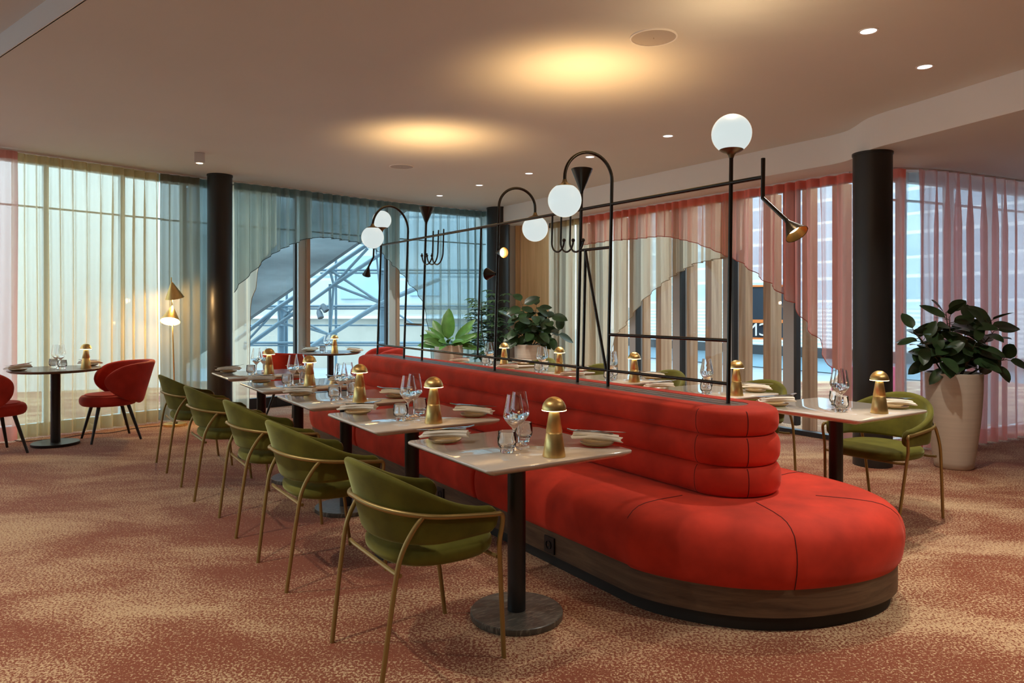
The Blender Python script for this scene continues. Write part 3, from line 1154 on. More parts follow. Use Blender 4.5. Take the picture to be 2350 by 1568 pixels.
class Path:
    def __init__(self, P, n=2400):
        P = [Vector((x, y, 0)) for x, y in P]
        Q = []
        for i in range(len(P) - 1):
            p0, p1, p2, p3 = P[max(i - 1, 0)], P[i], P[i + 1], P[min(i + 2, len(P) - 1)]
            for k in range(60):
                t = k / 60
                Q.append(.5 * ((2 * p1) + (p2 - p0) * t + (2 * p0 - 5 * p1 + 4 * p2 - p3) * t * t + (3 * p1 - p0 - 3 * p2 + p3) * t ** 3))
        Q.append(P[-1])
        self.q = Q
        self.l = [0]
        for a, b in zip(Q[:-1], Q[1:]):
            self.l.append(self.l[-1] + (b - a).length)
        self.len = self.l[-1]

    def at(self, l):
        import bisect
        l = min(max(l, 0), self.len)
        i = min(max(bisect.bisect(self.l, l) - 1, 0), len(self.q) - 2)
        t = (l - self.l[i]) / (self.l[i + 1] - self.l[i])
        p = self.q[i].lerp(self.q[i + 1], t)
        d = (self.q[i + 1] - self.q[i]).normalized()
        return p, Vector((-d.y, d.x, 0)), d            # point, outward normal, direction

    def find(self, px):
        """arc length where the path is seen at that image column"""
        best = min(range(len(self.q)), key=lambda i: abs(px_of(self.q[i].x, max(self.q[i].y, .5)) - px))
        return self.l[best]


LP, RP = Path(PL), Path(PR)

# floor
tag(MB().box(-9, 9, -4.2, 13.2, -.06, 0).build('floor', M['carpet'], smooth=False), kind='structure')
# ceiling with the raised strip at the near left, and its step
A0, A1 = Vector((-2.213, 3.749)), Vector((-3.255, 4.6))
dA = (A1 - A0).normalized()
B0, B1 = A0 - dA * 7.0, A1 + dA * 3.7
EAVES = [(7.0, 8.5), (5.5, 8.0), (4.5, 7.5), (3.75, 7.2), (3.45, 7.4), (2.68, 8.58), (1.28, 10.72), (.75, 11.55)]
slab('ceiling', [(B0.x, B0.y), (9, B0.y), (9, 8.45)] + EAVES + [(.8, 12.3), (-.3, 12.5), (-4.55, 8.85), (-5.45, 7.62), (B1.x, B1.y)], ZC, ZC + .4, M['ceiling'])
slab('ceiling_raised', [(B0.x, B0.y), (B1.x, B1.y), (-6.95, 5.6), (-9.1, -4.2), (9, -4.2), (9, B0.y)], ZR, ZC + .4, M['ceiling'])
nA = Vector((dA.y, -dA.x))
if nA.x > 0: nA = -nA
st = MB().bar((B0.x, B0.y, (ZC + ZR) / 2), (B1.x, B1.y, (ZC + ZR) / 2), .012, ZR - ZC + .0)
tag(st.build('trim_1', M['band'], smooth=False), kind='structure')
# lowered part along the right-hand windows with its white face
BAND = [(-.62, 12.4), (-.17, 11.55), (.167, 11.05), (1.7256, 8.60), (2.959, 6.73), (3.04, 6.56), (3.03, 6.36), (3.00, 6.15), (3.03, 5.95), (3.13, 5.70), (3.33, 5.12), (3.46, 4.75), (4.0, 3.3), (4.8, 1.0), (5.2, -1.0)]
bp = [(x, y) for x, y in BAND]
bpath = smooth_path([Vector((x, y, 0)) for x, y in BAND[4:11]], 2)
bp = [BAND[0], BAND[1], BAND[2], BAND[3]] + [(p.x, p.y) for p in bpath] + BAND[11:]
slab('ceiling_lowered', bp + [(9, -1.0), (9, 8.45)] + EAVES + [(.75, 12.3)], ZS, ZC + .05, M['ceiling'])
mb = MB()
for (x0, y0), (x1, y1) in zip(bp[:-1], bp[1:]):
    d = Vector((x1 - x0, y1 - y0)).normalized(); n = Vector((d.y, -d.x))
    if n.x > 0: n = -n
    mb.add([(x0 + n.x * .004, y0 + n.y * .004, ZS - .001), (x1 + n.x * .004, y1 + n.y * .004, ZS - .001), (x1 + n.x * .004, y1 + n.y * .004, ZC), (x0 + n.x * .004, y0 + n.y * .004, ZC)], [(0, 1, 2, 3)])
tag(mb.build('trim_2', M['band'], smooth=False), kind='structure')
# walls out of sight, behind and beside the camera
slab('wall_back', [(-9, -4.2), (9, -4.2), (9, -4.0), (-9, -4.0)], 0, ZR, M['wall'])
WL = [(-9, -4), (-8.85, -4), (-6.6, 5.2), (-6.75, 5.25)]
slab('wall_left', WL, 0, 1.1, M['wall'])
slab('wall_left_top', WL, 2.35, ZR, M['wall'])
w6 = MB()
for q in (0, .2, .4, .6, .8, 1):
    c_ = Vector((-8.92, -4, 0)).lerp(Vector((-6.68, 5.2, 0)), q)
    w6.box(c_.x - .04, c_.x + .04, c_.y - .04, c_.y + .04, 1.1, 2.35)
w6 = tag(w6.build('window_6', M['frame_dark'], smooth=False), kind='structure')
mg = MB(); mg.add([(-8.92, -4, 1.1), (-6.68, 5.2, 1.1), (-6.68, 5.2, 2.35), (-8.92, -4, 2.35)], [(0, 1, 2, 3)])
mg.build('pane', thin_glass('fill_dimming_glass', (.55, .58, .60), .5, .03), w6)  # unseen window: dark tint added to hold back its daylight fill
slab('wall_right', [(8.8, -4), (9, -4), (9, 8.4), (8.8, 8.4)], 0, ZR, M['wall'])
slab('wall_far_right', [(6.7, 8.25), (9, 8.25), (9, 8.45), (6.7, 8.45)], 0, ZR, M['wall'])
# oak panelled stub of wall at the far end
wf = slab('wall_far', [(.055, 11.80), (.60, 11.80), (.60, 12.05), (.055, 12.05)], 0, ZC, M['oak'])
tag(MB().box(-.13, .055, 11.86, 12.0, 0, ZC).build('trim_3', M['band'], smooth=False), kind='structure')
tag(MB().box(.135, .143, 11.792, 11.803, 0, 2.70).build('trim_4', M['frame_oak'], smooth=False), kind='structure')
slab('wall_far_outer', [(-.25, 12.05), (.80, 12.05), (.80, 12.25), (-.25, 12.25)], 0, ZC, M['wall'])

for (x, y, r, h, lab) in ((-3.53, 8.74, .142, ZC, 'round black column in front of the dark green curtain'), (3.10, 6.22, .156, ZS, 'round black column beside the tall potted rubber plant'), (-.22, 11.66, .185, ZC, 'round black column beside the oak panel')):
    mb = MB().lathe([(r, 0), (r, h - .02), (r + .006, h - .02), (r + .006, h)], 48, (x, y, 0))
    tag(mb.build('column', M['column']), lab, 'column', kind='structure')


# ------------------------------------------------------------------ windows: glass, frames
def window_run(idx, path, l0, l1, off, mullions, mw, zt, frame, sill_h=.10, transom=None, nseg=None):
    """glass following the path between two arc lengths, with mullions (arc, width, depth, material)"""
    k0 = max(2, int((l1 - l0) / .35))
    def P(l, o=off):
        p, n, d = path.at(l)
        return p + n * o
    mb = MB()
    top, bot = [], []
    for i in range(k0):
        a, b = P(l0 + (l1 - l0) * i / k0), P(l0 + (l1 - l0) * (i + 1) / k0)
        mb.bar(a + Vector((0, 0, sill_h / 2)), b + Vector((0, 0, sill_h / 2)), .08, sill_h)
        mb.bar(a + Vector((0, 0, zt - .03)), b + Vector((0, 0, zt - .03)), .08, .10)
        if transom:
            mb.bar(a + Vector((0, 0, transom)), b + Vector((0, 0, transom)), .05, .016)
    w = tag(mb.build(f'window_{idx}', frame, smooth=False), kind='structure')
    mg = MB()
    vs = []
    for i in range(k0 + 1):
        p = P(l0 + (l1 - l0) * i / k0)
        vs += [(p.x, p.y, sill_h), (p.x, p.y, zt)]
    mg.add(vs, [(2 * i, 2 * i + 2, 2 * i + 3, 2 * i + 1) for i in range(k0)])
    mg.build('pane', M['pane'], w, smooth=True)
    for (l, wd, dp, mat, shift) in mullions:
        p, n, dr = path.at(l)
        c = p + n * (off - dp / 2 + shift)
        a = c - dr * wd / 2; b = c + dr * wd / 2
        MB().bar(Vector((a.x, a.y, zt / 2 + .05)), Vector((b.x, b.y, zt / 2 + .05)), dp, zt - .1).build('mullion', mat, w, smooth=False)
    return w


lw = [LP.find(p) for p in (30, 372, 533, 713, 920, 1108)]
big = []
for l in (LP.find(716), LP.find(921)):
    big += [(l - .03, .115, .12, M['frame_pale'], .03), (l + .052, .05, .15, M['frame_oak'], .02), (l - .105, .03, .05, M['frame_dark'], .0)]
window_run(1, LP, 0.0, lw[1] + .1, .24, [(LP.find(p), .05, .06, M['frame_pale'], 0) for p in (-150, 120, 300)], .05, ZC, M['frame_pale'], .12, 2.42)
window_run(2, LP, lw[1] + .1, lw[3], .30, [(LP.find(p), .05, .06, M['frame_dark'], 0) for p in (440,)], .05, ZC, M['frame_dark'], .14, 2.42)
window_run(3, LP, lw[3], LP.len - .1, .30, big, .05, ZC, M['frame_dark'], .14, 2.42)
mull = []
k = .41
i = 0
while k < 5.2:
    p = Vector((3.167 - .549 * k, 7.28 + .836 * k, 0))
    best = min(range(len(RP.q)), key=lambda q: (RP.q[q] - p).length)
    l = RP.l[best]
    mull += [(l, .032, .07, M['frame_dark'], 0), (l - .105, .15, .10, M['frame_grey'], .07)]
    k += .815
lr = RP.find(1953)
window_run(4, RP, 0, lr, .14, mull, .05, ZS, M['frame_dark'], .05)
window_run(5, RP, lr, RP.len, .30, [(RP.find(p), .06, .08, M['frame_pale'], 0) for p in (2120, 2235, 2330)], .05, ZS, M['frame_pale'], .05, 2.42)

# ------------------------------------------------------------------ curtains
def curtain(name, label, path, l0, l1, zt, mat, off=0.0, hem=None, amp=.036, lam=.135, seed=1, edge=None, header=None, foot=None, grow=1.0, kmin=0.0):
    rn = random.Random(seed)
    ph = [rn.uniform(0, 6.28) for _ in range(6)]
    n = max(24, int((l1 - l0) / .0085))
    m = 16
    grid = []
    for i in range(n + 1):
        l = l0 + (l1 - l0) * i / n
        p, nn, d = path.at(l)
        px = px_of(p.x, p.y)
        zb = .015
        if hem:
            if hem[0][0] <= px <= hem[-1][0]:
                for (x0, y0), (x1, y1) in zip(hem[:-1], hem[1:]):
                    if x0 <= px <= x1:
                        py = y0 + (y1 - y0) * (px - x0) / max(x1 - x0, .001)
                        zb = max(.015, z_of(py, p.y))
                        break
        wob = 1.1 * sin(l * 3.1 + ph[0]) + .9 * sin(l * 7.3 + ph[1])
        base = 2 * pi * l / lam + wob
        A = amp * (.8 + .35 * sin(l * 2.3 + ph[2]))
        row = []
        for j in range(m + 1):
            q = j / m
            z = zt + (zb - zt) * q
            drop = zt - z
            g = .55 + .45 * min(1, drop / .5) * grow
            sw = .25 * sin(1.7 * drop + l * 5 + ph[3]) + .12 * drop * sin(l * 4.4 + ph[4])
            b = base + sw
            o = A * g * (sin(b) + .28 * sin(2 * b + ph[5]) + .10 * sin(3.1 * b))
            along = .35 * A * g * cos(b)
            pt = p + nn * (off + o) + d * along
            row.append(Vector((pt.x, pt.y, z)))
        grid.append(row)
    mb = MB()
    w = m + 1
    mb.add([p for r in grid for p in r], [(i * w + j, (i + 1) * w + j, (i + 1) * w + j + 1, i * w + j + 1) for i in range(n) for j in range(m)])
    ob = mb.build(name, mat, ang=180, recalc=False)
    tag(ob, label, 'curtain', 'window curtains')

    def strip(nm, z0f, z1f, mt, o2=.004):
        ms = MB()
        vs = []
        for r in grid:
            a, b = z0f(r), z1f(r)
            def pick(z):
                for j in range(m):
                    if r[j].z >= z >= r[j + 1].z:
                        t = (r[j].z - z) / max(r[j].z - r[j + 1].z, 1e-6)
                        return r[j].lerp(r[j + 1], t)
                return r[-1].copy() if z < r[-1].z else r[0].copy()
            for p in (pick(a), pick(b)):
                s = Vector((-p.x, -p.y, 0)).normalized() * o2
                vs.append(p + s)
        ms.add(vs, [(2 * i, 2 * i + 2, 2 * i + 3, 2 * i + 1) for i in range(n)])
        ms.build(nm, mt, ob, ang=180, recalc=False)
    if header is not None:
        strip('header_tape', lambda r: r[0].z, lambda r: r[0].z - .085, header)
        strip('header_fold', lambda r: r[0].z - .001, lambda r: r[0].z - .085, header, .007)
    if foot is not None:
        strip('hem_band', lambda r: r[-1].z + .14, lambda r: r[-1].z, foot)
    if edge is not None:
        pts = [r[-1] for r in grid[::2]]
        MB().tube(pts, .0042, 6).build('hem_binding', edge, ob)
    return ob


tz = ZC - .022
curtain('curtain', 'pale pink sheer curtain at the very left edge of the photo', LP, 0.1, LP.find(33), tz, M['pink'], -.06, seed=3, lam=.16, header=M['pink'], foot=M['coral'], amp=.03)
curtain('curtain', 'long cream sheer curtain behind the round table with the red chairs', LP, LP.find(26), LP.find(368), tz, M['cream'], .0, seed=5, lam=.125, amp=.048, header=M['cream'], foot=M['cream'])
curtain('curtain', 'dark green grey curtain behind the brass floor lamp', LP, LP.find(365), LP.find(456), tz, M['slate'], -.02, seed=8, lam=.13, amp=.048, header=M['slate'])
curtain('curtain', 'strip of blue sheer curtain just left of the round black column', LP, LP.find(452), LP.find(527), tz, M['teal'], .03, seed=9, lam=.14, amp=.04, header=M['teal'])
HEM_T = [(533, 672), (549, 652), (563.6, 638), (590, 613), (608, 594), (640, 574), (666, 562), (699, 549), (725, 546), (752, 546), (790, 552), (826, 559), (850, 570), (871, 580), (887, 596), (905, 614), (923, 632), (937, 652), (956, 671), (967, 693), (976, 726), (981, 745), (984, 775), (987, 860), (990, 1010)]
curtain('curtain', 'blue grey sheer curtain cut into an arch over the wide window', LP, LP.find(533), LP.find(1112), tz, M['teal'], -.03, HEM_T, seed=11, lam=.15, amp=.05, edge=M['teal_edge'], header=M['teal'])
HEM_C0 = [(533, 1010), (560, 1010), (576, 1000), (579, 815), (580, 732), (583, 693), (592.7, 657), (594, 621), (612, 592), (640, 560), (675, 540)]
curtain('curtain', 'white voile hanging beneath the blue grey arched curtain', LP, LP.find(533), LP.find(640), tz - .02, M['cream2'], .07, HEM_C0, seed=13, lam=.15, edge=M['cream_edge'])
tr_ = ZS - .02
HEM_R1 = [(1257, 1010), (1396, 1010), (1402, 800), (1408.5, 765.5), (1423, 753.6), (1447, 722), (1471, 688), (1489, 671.7), (1521.7, 645), (1554.5, 624), (1590, 604.7), (1641, 594), (1671, 587), (1700, 575), (1720, 560)]
curtain('curtain', 'cream sheer curtain with its hem climbing to the right', RP, RP.find(1259), RP.find(1700), tr_, M['cream2'], .045, HEM_R1, seed=17, lam=.15, amp=.038, edge=M['cream_edge'], header=M['cream'])
HEM_R2 = [(1340, 563), (1399, 553.7), (1460, 549), (1518, 543), (1543, 544.5), (1598, 557), (1637.7, 572), (1668, 586), (1696, 597), (1720, 613), (1760, 644), (1782, 658), (1806, 684), (1834, 702), (1842, 720), (1855, 748), (1880, 774), (1885, 802), (1900, 819), (1907, 831), (1925, 871), (1935, 930), (1940, 1030)]
curtain('curtain', 'coral sheer curtain draped in a half arch over the window', RP, RP.find(1340), RP.find(2076), tr_, M['coral'], -.04, HEM_R2, seed=19, lam=.16, amp=.042, edge=M['coral_edge'], header=M['coral'])
curtain('curtain', 'rose sheer curtain behind the tall potted rubber plant', RP, RP.find(2096), RP.len - .05, tr_, M['rose'], -.04, seed=23, lam=.19, amp=.055, foot=M['coral'], header=None)
curtain('curtain', 'pale blue grey voile behind the rose sheer curtain', RP, RP.find(2076), RP.len - .05, tr_, M['mist'], .10, seed=29, lam=.30, amp=.05)

# curtain track under the ceiling
mt = MB()
for a in range(24):
    p0, n0, _ = LP.at(LP.len * a / 24); p1, n1, _ = LP.at(LP.len * (a + 1) / 24)
    mt.bar(p0 + n0 * 0 + Vector((0, 0, ZC - .010)), p1 + Vector((0, 0, ZC - .010)), .05, .020)
tag(mt.build('curtain_track', M['track'], smooth=False), 'white curtain track along the ceiling above the cream and blue curtains', 'curtain track')
mt = MB()
for a in range(24):
    p0, n0, _ = RP.at(RP.len * a / 24); p1, n1, _ = RP.at(RP.len * (a + 1) / 24)
    mt.bar(p0 + Vector((0, 0, ZS - .009)), p1 + Vector((0, 0, ZS - .009)), .05, .018)
tag(mt.build('curtain_track', M['track'], smooth=False), 'white curtain track under the lowered ceiling above the coral curtain', 'curtain track')

# ------------------------------------------------------------------ ceiling fittings
DL = [(1993, 71), (2122, 153), (1533, 312), (1354, 360), (1214, 398), (1100, 425), (1009, 449)]
names = ['first downlight from the right front, near the large globe lamp', 'second downlight, closest to the white ceiling step', 'third downlight, above the black bar left of the tall globe', 'fourth downlight, seen inside the tallest arch of the frame', 'fifth downlight in the row running to the far windows', 'sixth downlight, second from the far curtain', 'seventh downlight, closest to the far blue curtain']
DLP = []
for (px, py), lab in zip(DL, names):
    d = (ZC - CAMH) * F_PX / (HY - py)
    x, y = (px - CX) / F_PX * d, d
    o = tag(empty('downlight', (x, y, ZC)), 'round recessed ' + lab, 'downlight', 'recessed downlights')
    MB().lathe([(.044, .004), (.044, -.003), (.055, -.004), (.055, .002)], 32).build('trim_ring', M['band'], o)
    MB().lathe([(0, -.0015), (.044, -.0015)], 32).build('lens', M['down_lens'], o)
    DLP.append((x, y))
for (px, py), lab in (((1500, 85), 'large round loudspeaker flush in the ceiling, close to the viewer'), ((922, 382), 'smaller-looking round loudspeaker flush in the far ceiling')):
    d = (ZC - CAMH) * F_PX / (HY - py)
    o = tag(empty('ceiling_speaker', ((px - CX) / F_PX * d, d, ZC)), lab, 'loudspeaker', 'ceiling loudspeakers')
    MB().lathe([(0, -.004), (.128, -.004), (.130, -.006)], 64).build('grille', M['speaker'], o)
    MB().lathe([(.129, .0), (.129, -.007), (.133, -.009), (.139, -.006), (.140, .001)], 64).build('trim_ring', M['band'], o)
    MB().lathe([(0, -.012), (.003, -.011), (.003, -.004)], 10).build('screw', M['steel'], o)
d = 7.5
o = tag(empty('ceiling_spotlight', (-3.24, 7.5, ZC - .052), radians(25)), 'small white cube spotlight fixed under the ceiling on the left', 'spotlight')
MB().box(-.05, .05, -.05, .05, -.05, .05).build('housing', M['white_metal'], o, smooth=False)
MB().lathe([(0, -.0515), (.032, -.0515), (.033, -.050)], 24).build('lens', M['rim_light'], o)

# ------------------------------------------------------------------ brass floor lamp
base = Vector((-3.85, 8.27, 0))
lamp = tag(empty('floor_lamp', base), 'slim brass floor lamp with two cone shades by the dark green curtain', 'lamp')
MB().lathe([(0, 0), (.122, 0), (.125, .003), (.125, .026), (.121, .030), (0, .030)], 56).build('base', M['brass'], lamp)
rel = lambda px, py, dy=0: at(px, py, 8.27 + dy) - base
MB().tube([rel(402, 970), rel(398.5, 830), rel(394.5, 700), rel(393, 637)], [.0065, .0085, .0065, .0065], 10).build('pole', M['brass'], lamp)


def shade(apex, bc, r, lit):
    ax = bc - apex; h = ax.length
    s = MB().lathe([(.010, -.004), (.012, 0), (r, h), (r - .003, h), (.010, .012)], 40, apex, ax).build('lamp_shade', M['brass'], lamp)
    MB().lathe([(0, h * .60), (r * .60 - .008, h * .60), (r * .88 - .006, h * .88)], 32, apex, ax).build('diffuser', M['shade_glow'], s)
    return apex + ax * .97


FL1 = shade(rel(395, 703), rel(390.5, 738, -.085), .107, True) + base
FL2 = shade(rel(394.5, 649), rel(401, 684, .045), .103, True) + base
cp = []
for px, py in ((-60, 1013), (15, 1009), (56, 1016), (77, 1013), (110, 1010), (143, 1008), (175, 1001), (204, 997), (230, 996), (255, 995), (280, 990), (306, 985), (340, 981), (370, 979), (392, 975)):
    d = CAMH * F_PX / (py - HY)
    cp.append(Vector(((px - CX) / F_PX * d, d, .006)) - base)
MB().tube(smooth_path(cp, 2), .004, 6).build('power_cord', M['cord'], lamp)

# ------------------------------------------------------------------ plants
def leaf(mb, p, d, up, L, Wd, droop=.15, fold=.12, n=7, shape=1.0):
    d = Vector(d).normalized(); up = Vector(up)
    side = d.cross(up)
    if side.length < 1e-4: side = d.orthogonal()
    side.normalize(); nrm = side.cross(d).normalized()
    vs = []
    for i in range(n + 1):
        q = i / n
        w = Wd / 2 * (sin(pi * min(1, q ** (.85 * shape))) ** .62) if 0 < q < 1 else 0.0008
        c = Vector(p) + d * (L * q) - nrm * (droop * L * q * q)
        for x in (-1, -.55, 0, .55, 1):
            vs.append(c + side * (w * x) + nrm * (fold * w * abs(x) - .03 * w * (1 - abs(x)) * 0))
    fs = []
    for i in range(n):
        for k in range(4):
            a = i * 5 + k
            fs.append((a, a + 1, a + 6, a + 5))
    mb.add(vs, fs)


def make_pot(root, h, rb, rt, mat):
    prof = [(0, 0), (rb - .008, 0), (rb, .008)]
    for k in range(1, 15):
        q = k / 14
        prof.append((rb + (rt - rb) * sin(q * pi / 2) ** .95, h * q))
    prof += [(rt - .012, h + .004), (rt - .022, h - .004), (rt - .026, h - .05), (0, h - .05)]
    MB().lathe(prof, 64).build('pot', mat, root, ang=50)
    MB().lathe([(0, h - .032), (rt * .5, h - .028), (rt - .024, h - .036)], 32).build('soil', M['soil'], root)


def rubber_plant(loc, label, h, rb, rt, branches, seed, lsize=.2):
    rn = random.Random(seed)
    root = tag(empty('potted_rubber_plant', loc), label, 'potted plant', 'potted plants')
    make_pot(root, h, rb, rt, M['pot'])
    lf, st = MB(), MB()
    for (b0, tip, cnt, ls) in branches:
        b0, tip = Vector(b0), Vector(tip)
        mid = (b0 + tip) / 2 + Vector((0, 0, .06)) + (Vector((tip.x - b0.x, tip.y - b0.y, 0)) * .12)
        path = [b0.lerp(mid, k / 8).lerp(mid.lerp(tip, k / 8), k / 8) for k in range(9)]
        st.tube(path, [.008 - .005 * k / 8 for k in range(9)], 7)
        ax = (tip - b0).normalized()
        for i in range(cnt):
            q = .30 + .70 * i / max(1, cnt - 1)
            k = min(7, int(q * 8)); p = path[k].lerp(path[k + 1], q * 8 - k)
            a = i * 2.4 + rn.uniform(-.4, .4)
            X = ax.orthogonal().normalized(); Y = ax.cross(X)
            out = X * cos(a) + Y * sin(a)
            d = (out * (1.0 - .25 * q) + ax * (-.05 + .65 * q ** 4) + Vector((0, 0, rn.uniform(-.35, .30)))).normalized()
            pet = p + d * .035
            st.tube([p, pet], .0028, 5)
            L = ls * rn.uniform(.80, 1.12)
            upv = (Vector((0, 0, .8)) + out * -.2 + Vector((0, -.9, 0)) + Vector((rn.uniform(-.3, .3), rn.uniform(-.3, .3), 0)))
            leaf(lf, pet, d, upv, L, L * rn.uniform(.50, .60), droop=rn.uniform(.05, .38), fold=.16)
    st.build('branches', M['stem'], root)
    lf.build('foliage', M['leaf_dark'], root, ang=60, recalc=False)
    return root


hz = .80
c = hz - .04
rubber_plant((3.745, 6.13, 0), 'tall cream pot holding a dark leaved rubber plant beside the black column', hz, .145, .215, [
    ((-.02, .0, c), (-.40, -.12, 1.15), 9, .17), ((-.03, -.03, c), (-.10, -.10, 1.27), 13, .21), ((.02, .03, c), (-.02, .08, 1.31), 11, .20),
    ((.04, -.02, c), (.24, -.10, 1.24), 13, .21), ((.05, .02, c), (.38, .06, 1.15), 11, .20), ((-.05, -.05, c), (-.22, -.16, .96), 9, .20),
    ((.02, -.06, c), (.05, -.20, 1.05), 9, .20), ((.06, -.03, c), (.36, -.12, .92), 8, .19), ((-.06, .02, c), (-.26, .08, 1.10), 9, .19), ((.03, .06, c), (.12, .18, 1.16), 9, .2), ((0, 0, c), (.07, -.08, 1.22), 9, .2)], 4)
rubber_plant((.26, 10.72, 0), 'rubber plant in a pale pot standing before the oak panel', .80, .15, .225, [
    ((0, 0, c), (-.12, -.05, 1.42), 12, .25), ((.02, -.02, c), (.10, -.05, 1.36), 12, .25), ((.04, 0, c), (.30, -.05, 1.22), 11, .24),
    ((-.03, -.02, c), (-.24, -.08, 1.18), 10, .24), ((.03, -.03, c), (.42, -.10, .98), 9, .24), ((-.03, .0, c), (-.20, -.12, .98), 8, .22), ((.0, -.05, c), (.04, -.22, 1.12), 10, .24), ((.05, .0, c), (.16, -.2, 1.0), 9, .23)], 9)

lily = tag(empty('potted_lily_plant', (-.93, 10.60, 0)), 'bright green broad leaved plant in a pale pot near the far blue curtain', 'potted plant', 'potted plants')
make_pot(lily, .80, .15, .215, M['pot'])
lf, st = MB(), MB()
rn = random.Random(12)
for i, (a, el, L, wd) in enumerate([(95, 82, .46, .19), (110, 74, .42, .17), (160, 62, .34, .15), (185, 30, .30, .14), (200, 12, .28, .13), (170, 40, .26, .13), (-8, 52, .42, .12), (8, 30, .38, .11), (-30, 30, .30, .11), (-60, 20, .26, .11), (-95, 25, .24, .12), (-125, 18, .26, .12), (232, 22, .28, .12), (25, 45, .36, .11), (150, 48, .30, .13), (-15, 5, .30, .10)]):
    ar, er = radians(a), radians(el)
    d = Vector((cos(ar) * cos(er), sin(ar) * cos(er), sin(er)))
    b = Vector((cos(ar) * .03, sin(ar) * .03, .77))
    q = b + d * .12
    st.tube([b, q], .005, 6)
    leaf(lf, q, d, Vector((-.25 * d.x, -1.0, .55)), L, wd, droop=.62 - .5 * sin(er), fold=.22, n=10, shape=.9)
for i in range(16):
    ar = i * 2.4; er = radians(14 + 34 * rn.random())
    d = Vector((cos(ar) * cos(er), sin(ar) * cos(er), sin(er)))
    b = Vector((cos(ar) * .04, sin(ar) * .04, .77))
    st.tube([b, b + d * .10], .004, 5)
    leaf(lf, b + d * .10, d, Vector((-.3 * d.x, -.8, .8)), rn.uniform(.22, .32), rn.uniform(.07, .11), droop=rn.uniform(.3, .6), fold=.2, n=9)
st.build('stems', M['leaf_lily'], lily)
lf.build('foliage', M['leaf_lily'], lily, ang=60, recalc=False)

umb = tag(empty('potted_umbrella_tree', (-.36, 11.06, 0)), 'airy umbrella tree with small fingered leaves against the far black column', 'potted plant', 'potted plants')
make_pot(umb, .42, .14, .19, M['pot'])
lf, st = MB(), MB()
rn = random.Random(21)
for b in range(6):
    a = b * 1.05
    tip = Vector((.26 * cos(a) * rn.uniform(.4, 1), .2 * sin(a) * rn.uniform(.3, 1), rn.uniform(1.25, 1.62)))
    path = [Vector((.02 * cos(a), .02 * sin(a), .38)).lerp(tip, k / 8) + Vector((.02 * sin(k), .02 * cos(k * 1.3), 0)) for k in range(9)]
    st.tube(path, [.007 - .004 * k / 8 for k in range(9)], 6)
    for i in range(18):
        q = .12 + .88 * i / 17
        k = min(7, int(q * 8)); p = path[k].lerp(path[k + 1], q * 8 - k)
        an = i * 2.4 + rn.uniform(-.5, .5)
        out = Vector((cos(an), sin(an) * .8, rn.uniform(.1, .55))).normalized()
        e = p + out * rn.uniform(.12, .24)
        st.tube([p, (p + e) / 2 + Vector((0, 0, .015)), e], .0022, 5)
        nl = 7
        for j in range(nl):
            aa = 2 * pi * j / nl + an
            X = Vector((cos(aa), sin(aa), -.25 + .15 * rn.random())).normalized()
            leaf(lf, e, X + out * .35, Vector((0, -.4, 1)), rn.uniform(.085, .125), .036, droop=.25, fold=.15, n=5)
st.build('branches', M['stem'], umb)
lf.build('foliage', M['leaf_umbrella'], umb, ang=60, recalc=False)

# ------------------------------------------------------------------ outside the windows
tag(MB().box(-40, 40, -10, 60, -.62, -.5).build('ground_outside', M['paving'], smooth=False), kind='structure')
# timber fins outside the right-hand window
fin_used = None
vn = Vector((.836, .549, 0)); uf = Vector((-.549, .836, 0))
k = .41 - .815
cnt = 0
while k < 5.2:
    g = Vector((3.167, 7.28, 0)) + uf * k + vn * .14
    r = g.normalized()
    tn = r.dot(uf) / r.dot(vn)
    for (a0, o0, o1) in ((.235, .25, .45), (.635, .25, .38)):
        kf = a0 + tn * o1
        p = g + uf * kf + vn * o0
        if kf > .12 and p.y < 11.6:
            mb = MB()
            dp = o1 - o0
            m = Matrix(((uf.x, vn.x, 0, 0), (uf.y, vn.y, 0, 0), (0, 0, 1, 0), (0, 0, 0, 1)))
            mb.box(0, .10, 0, dp, -.45, 2.66, m)
            o = mb.build('timber_fin', M['oak_out'], smooth=False)
            o.location = (p.x, p.y, 0)
            if k > -.5 and cnt < 14:
                pass
            tag(o, 'upright timber fin standing outside the dark framed window on the right', 'fin', 'timber fins outside')
            cnt += 1
    k += .815
# city block beyond the fins
MW = Matrix.Translation(Vector((3.167, 7.28, 0)) + vn * 12.0) @ Matrix(((uf.x, vn.x, 0, 0), (uf.y, vn.y, 0, 0), (0, 0, 1, 0), (0, 0, 0, 1)))
bl = tag(empty('city_building', Vector((3.167, 7.28, -.5)) + vn * 12.0), 'blue grey building with white bands outside the right window', 'building')
IB = Matrix.Translation(-bl.location)
MB().box(-14, 16, 0, 5, 1.3, 7, IB @ MW).build('wall', M['facade2'], bl, smooth=False)
MB().box(-14, 16, -.25, .5, .18, 1.32, IB @ MW).build('shutter_row', M['shutter'], bl, smooth=False)
MB().box(-14, 16, -.45, -.05, -.08, .20, IB @ MW).build('dark_ledge', M['frame_dark'], bl, smooth=False)
MB().box(-14, 16, -.2, .4, -.48, -.06, IB @ MW).build('footing', M['outdoor_glass'], bl, smooth=False)
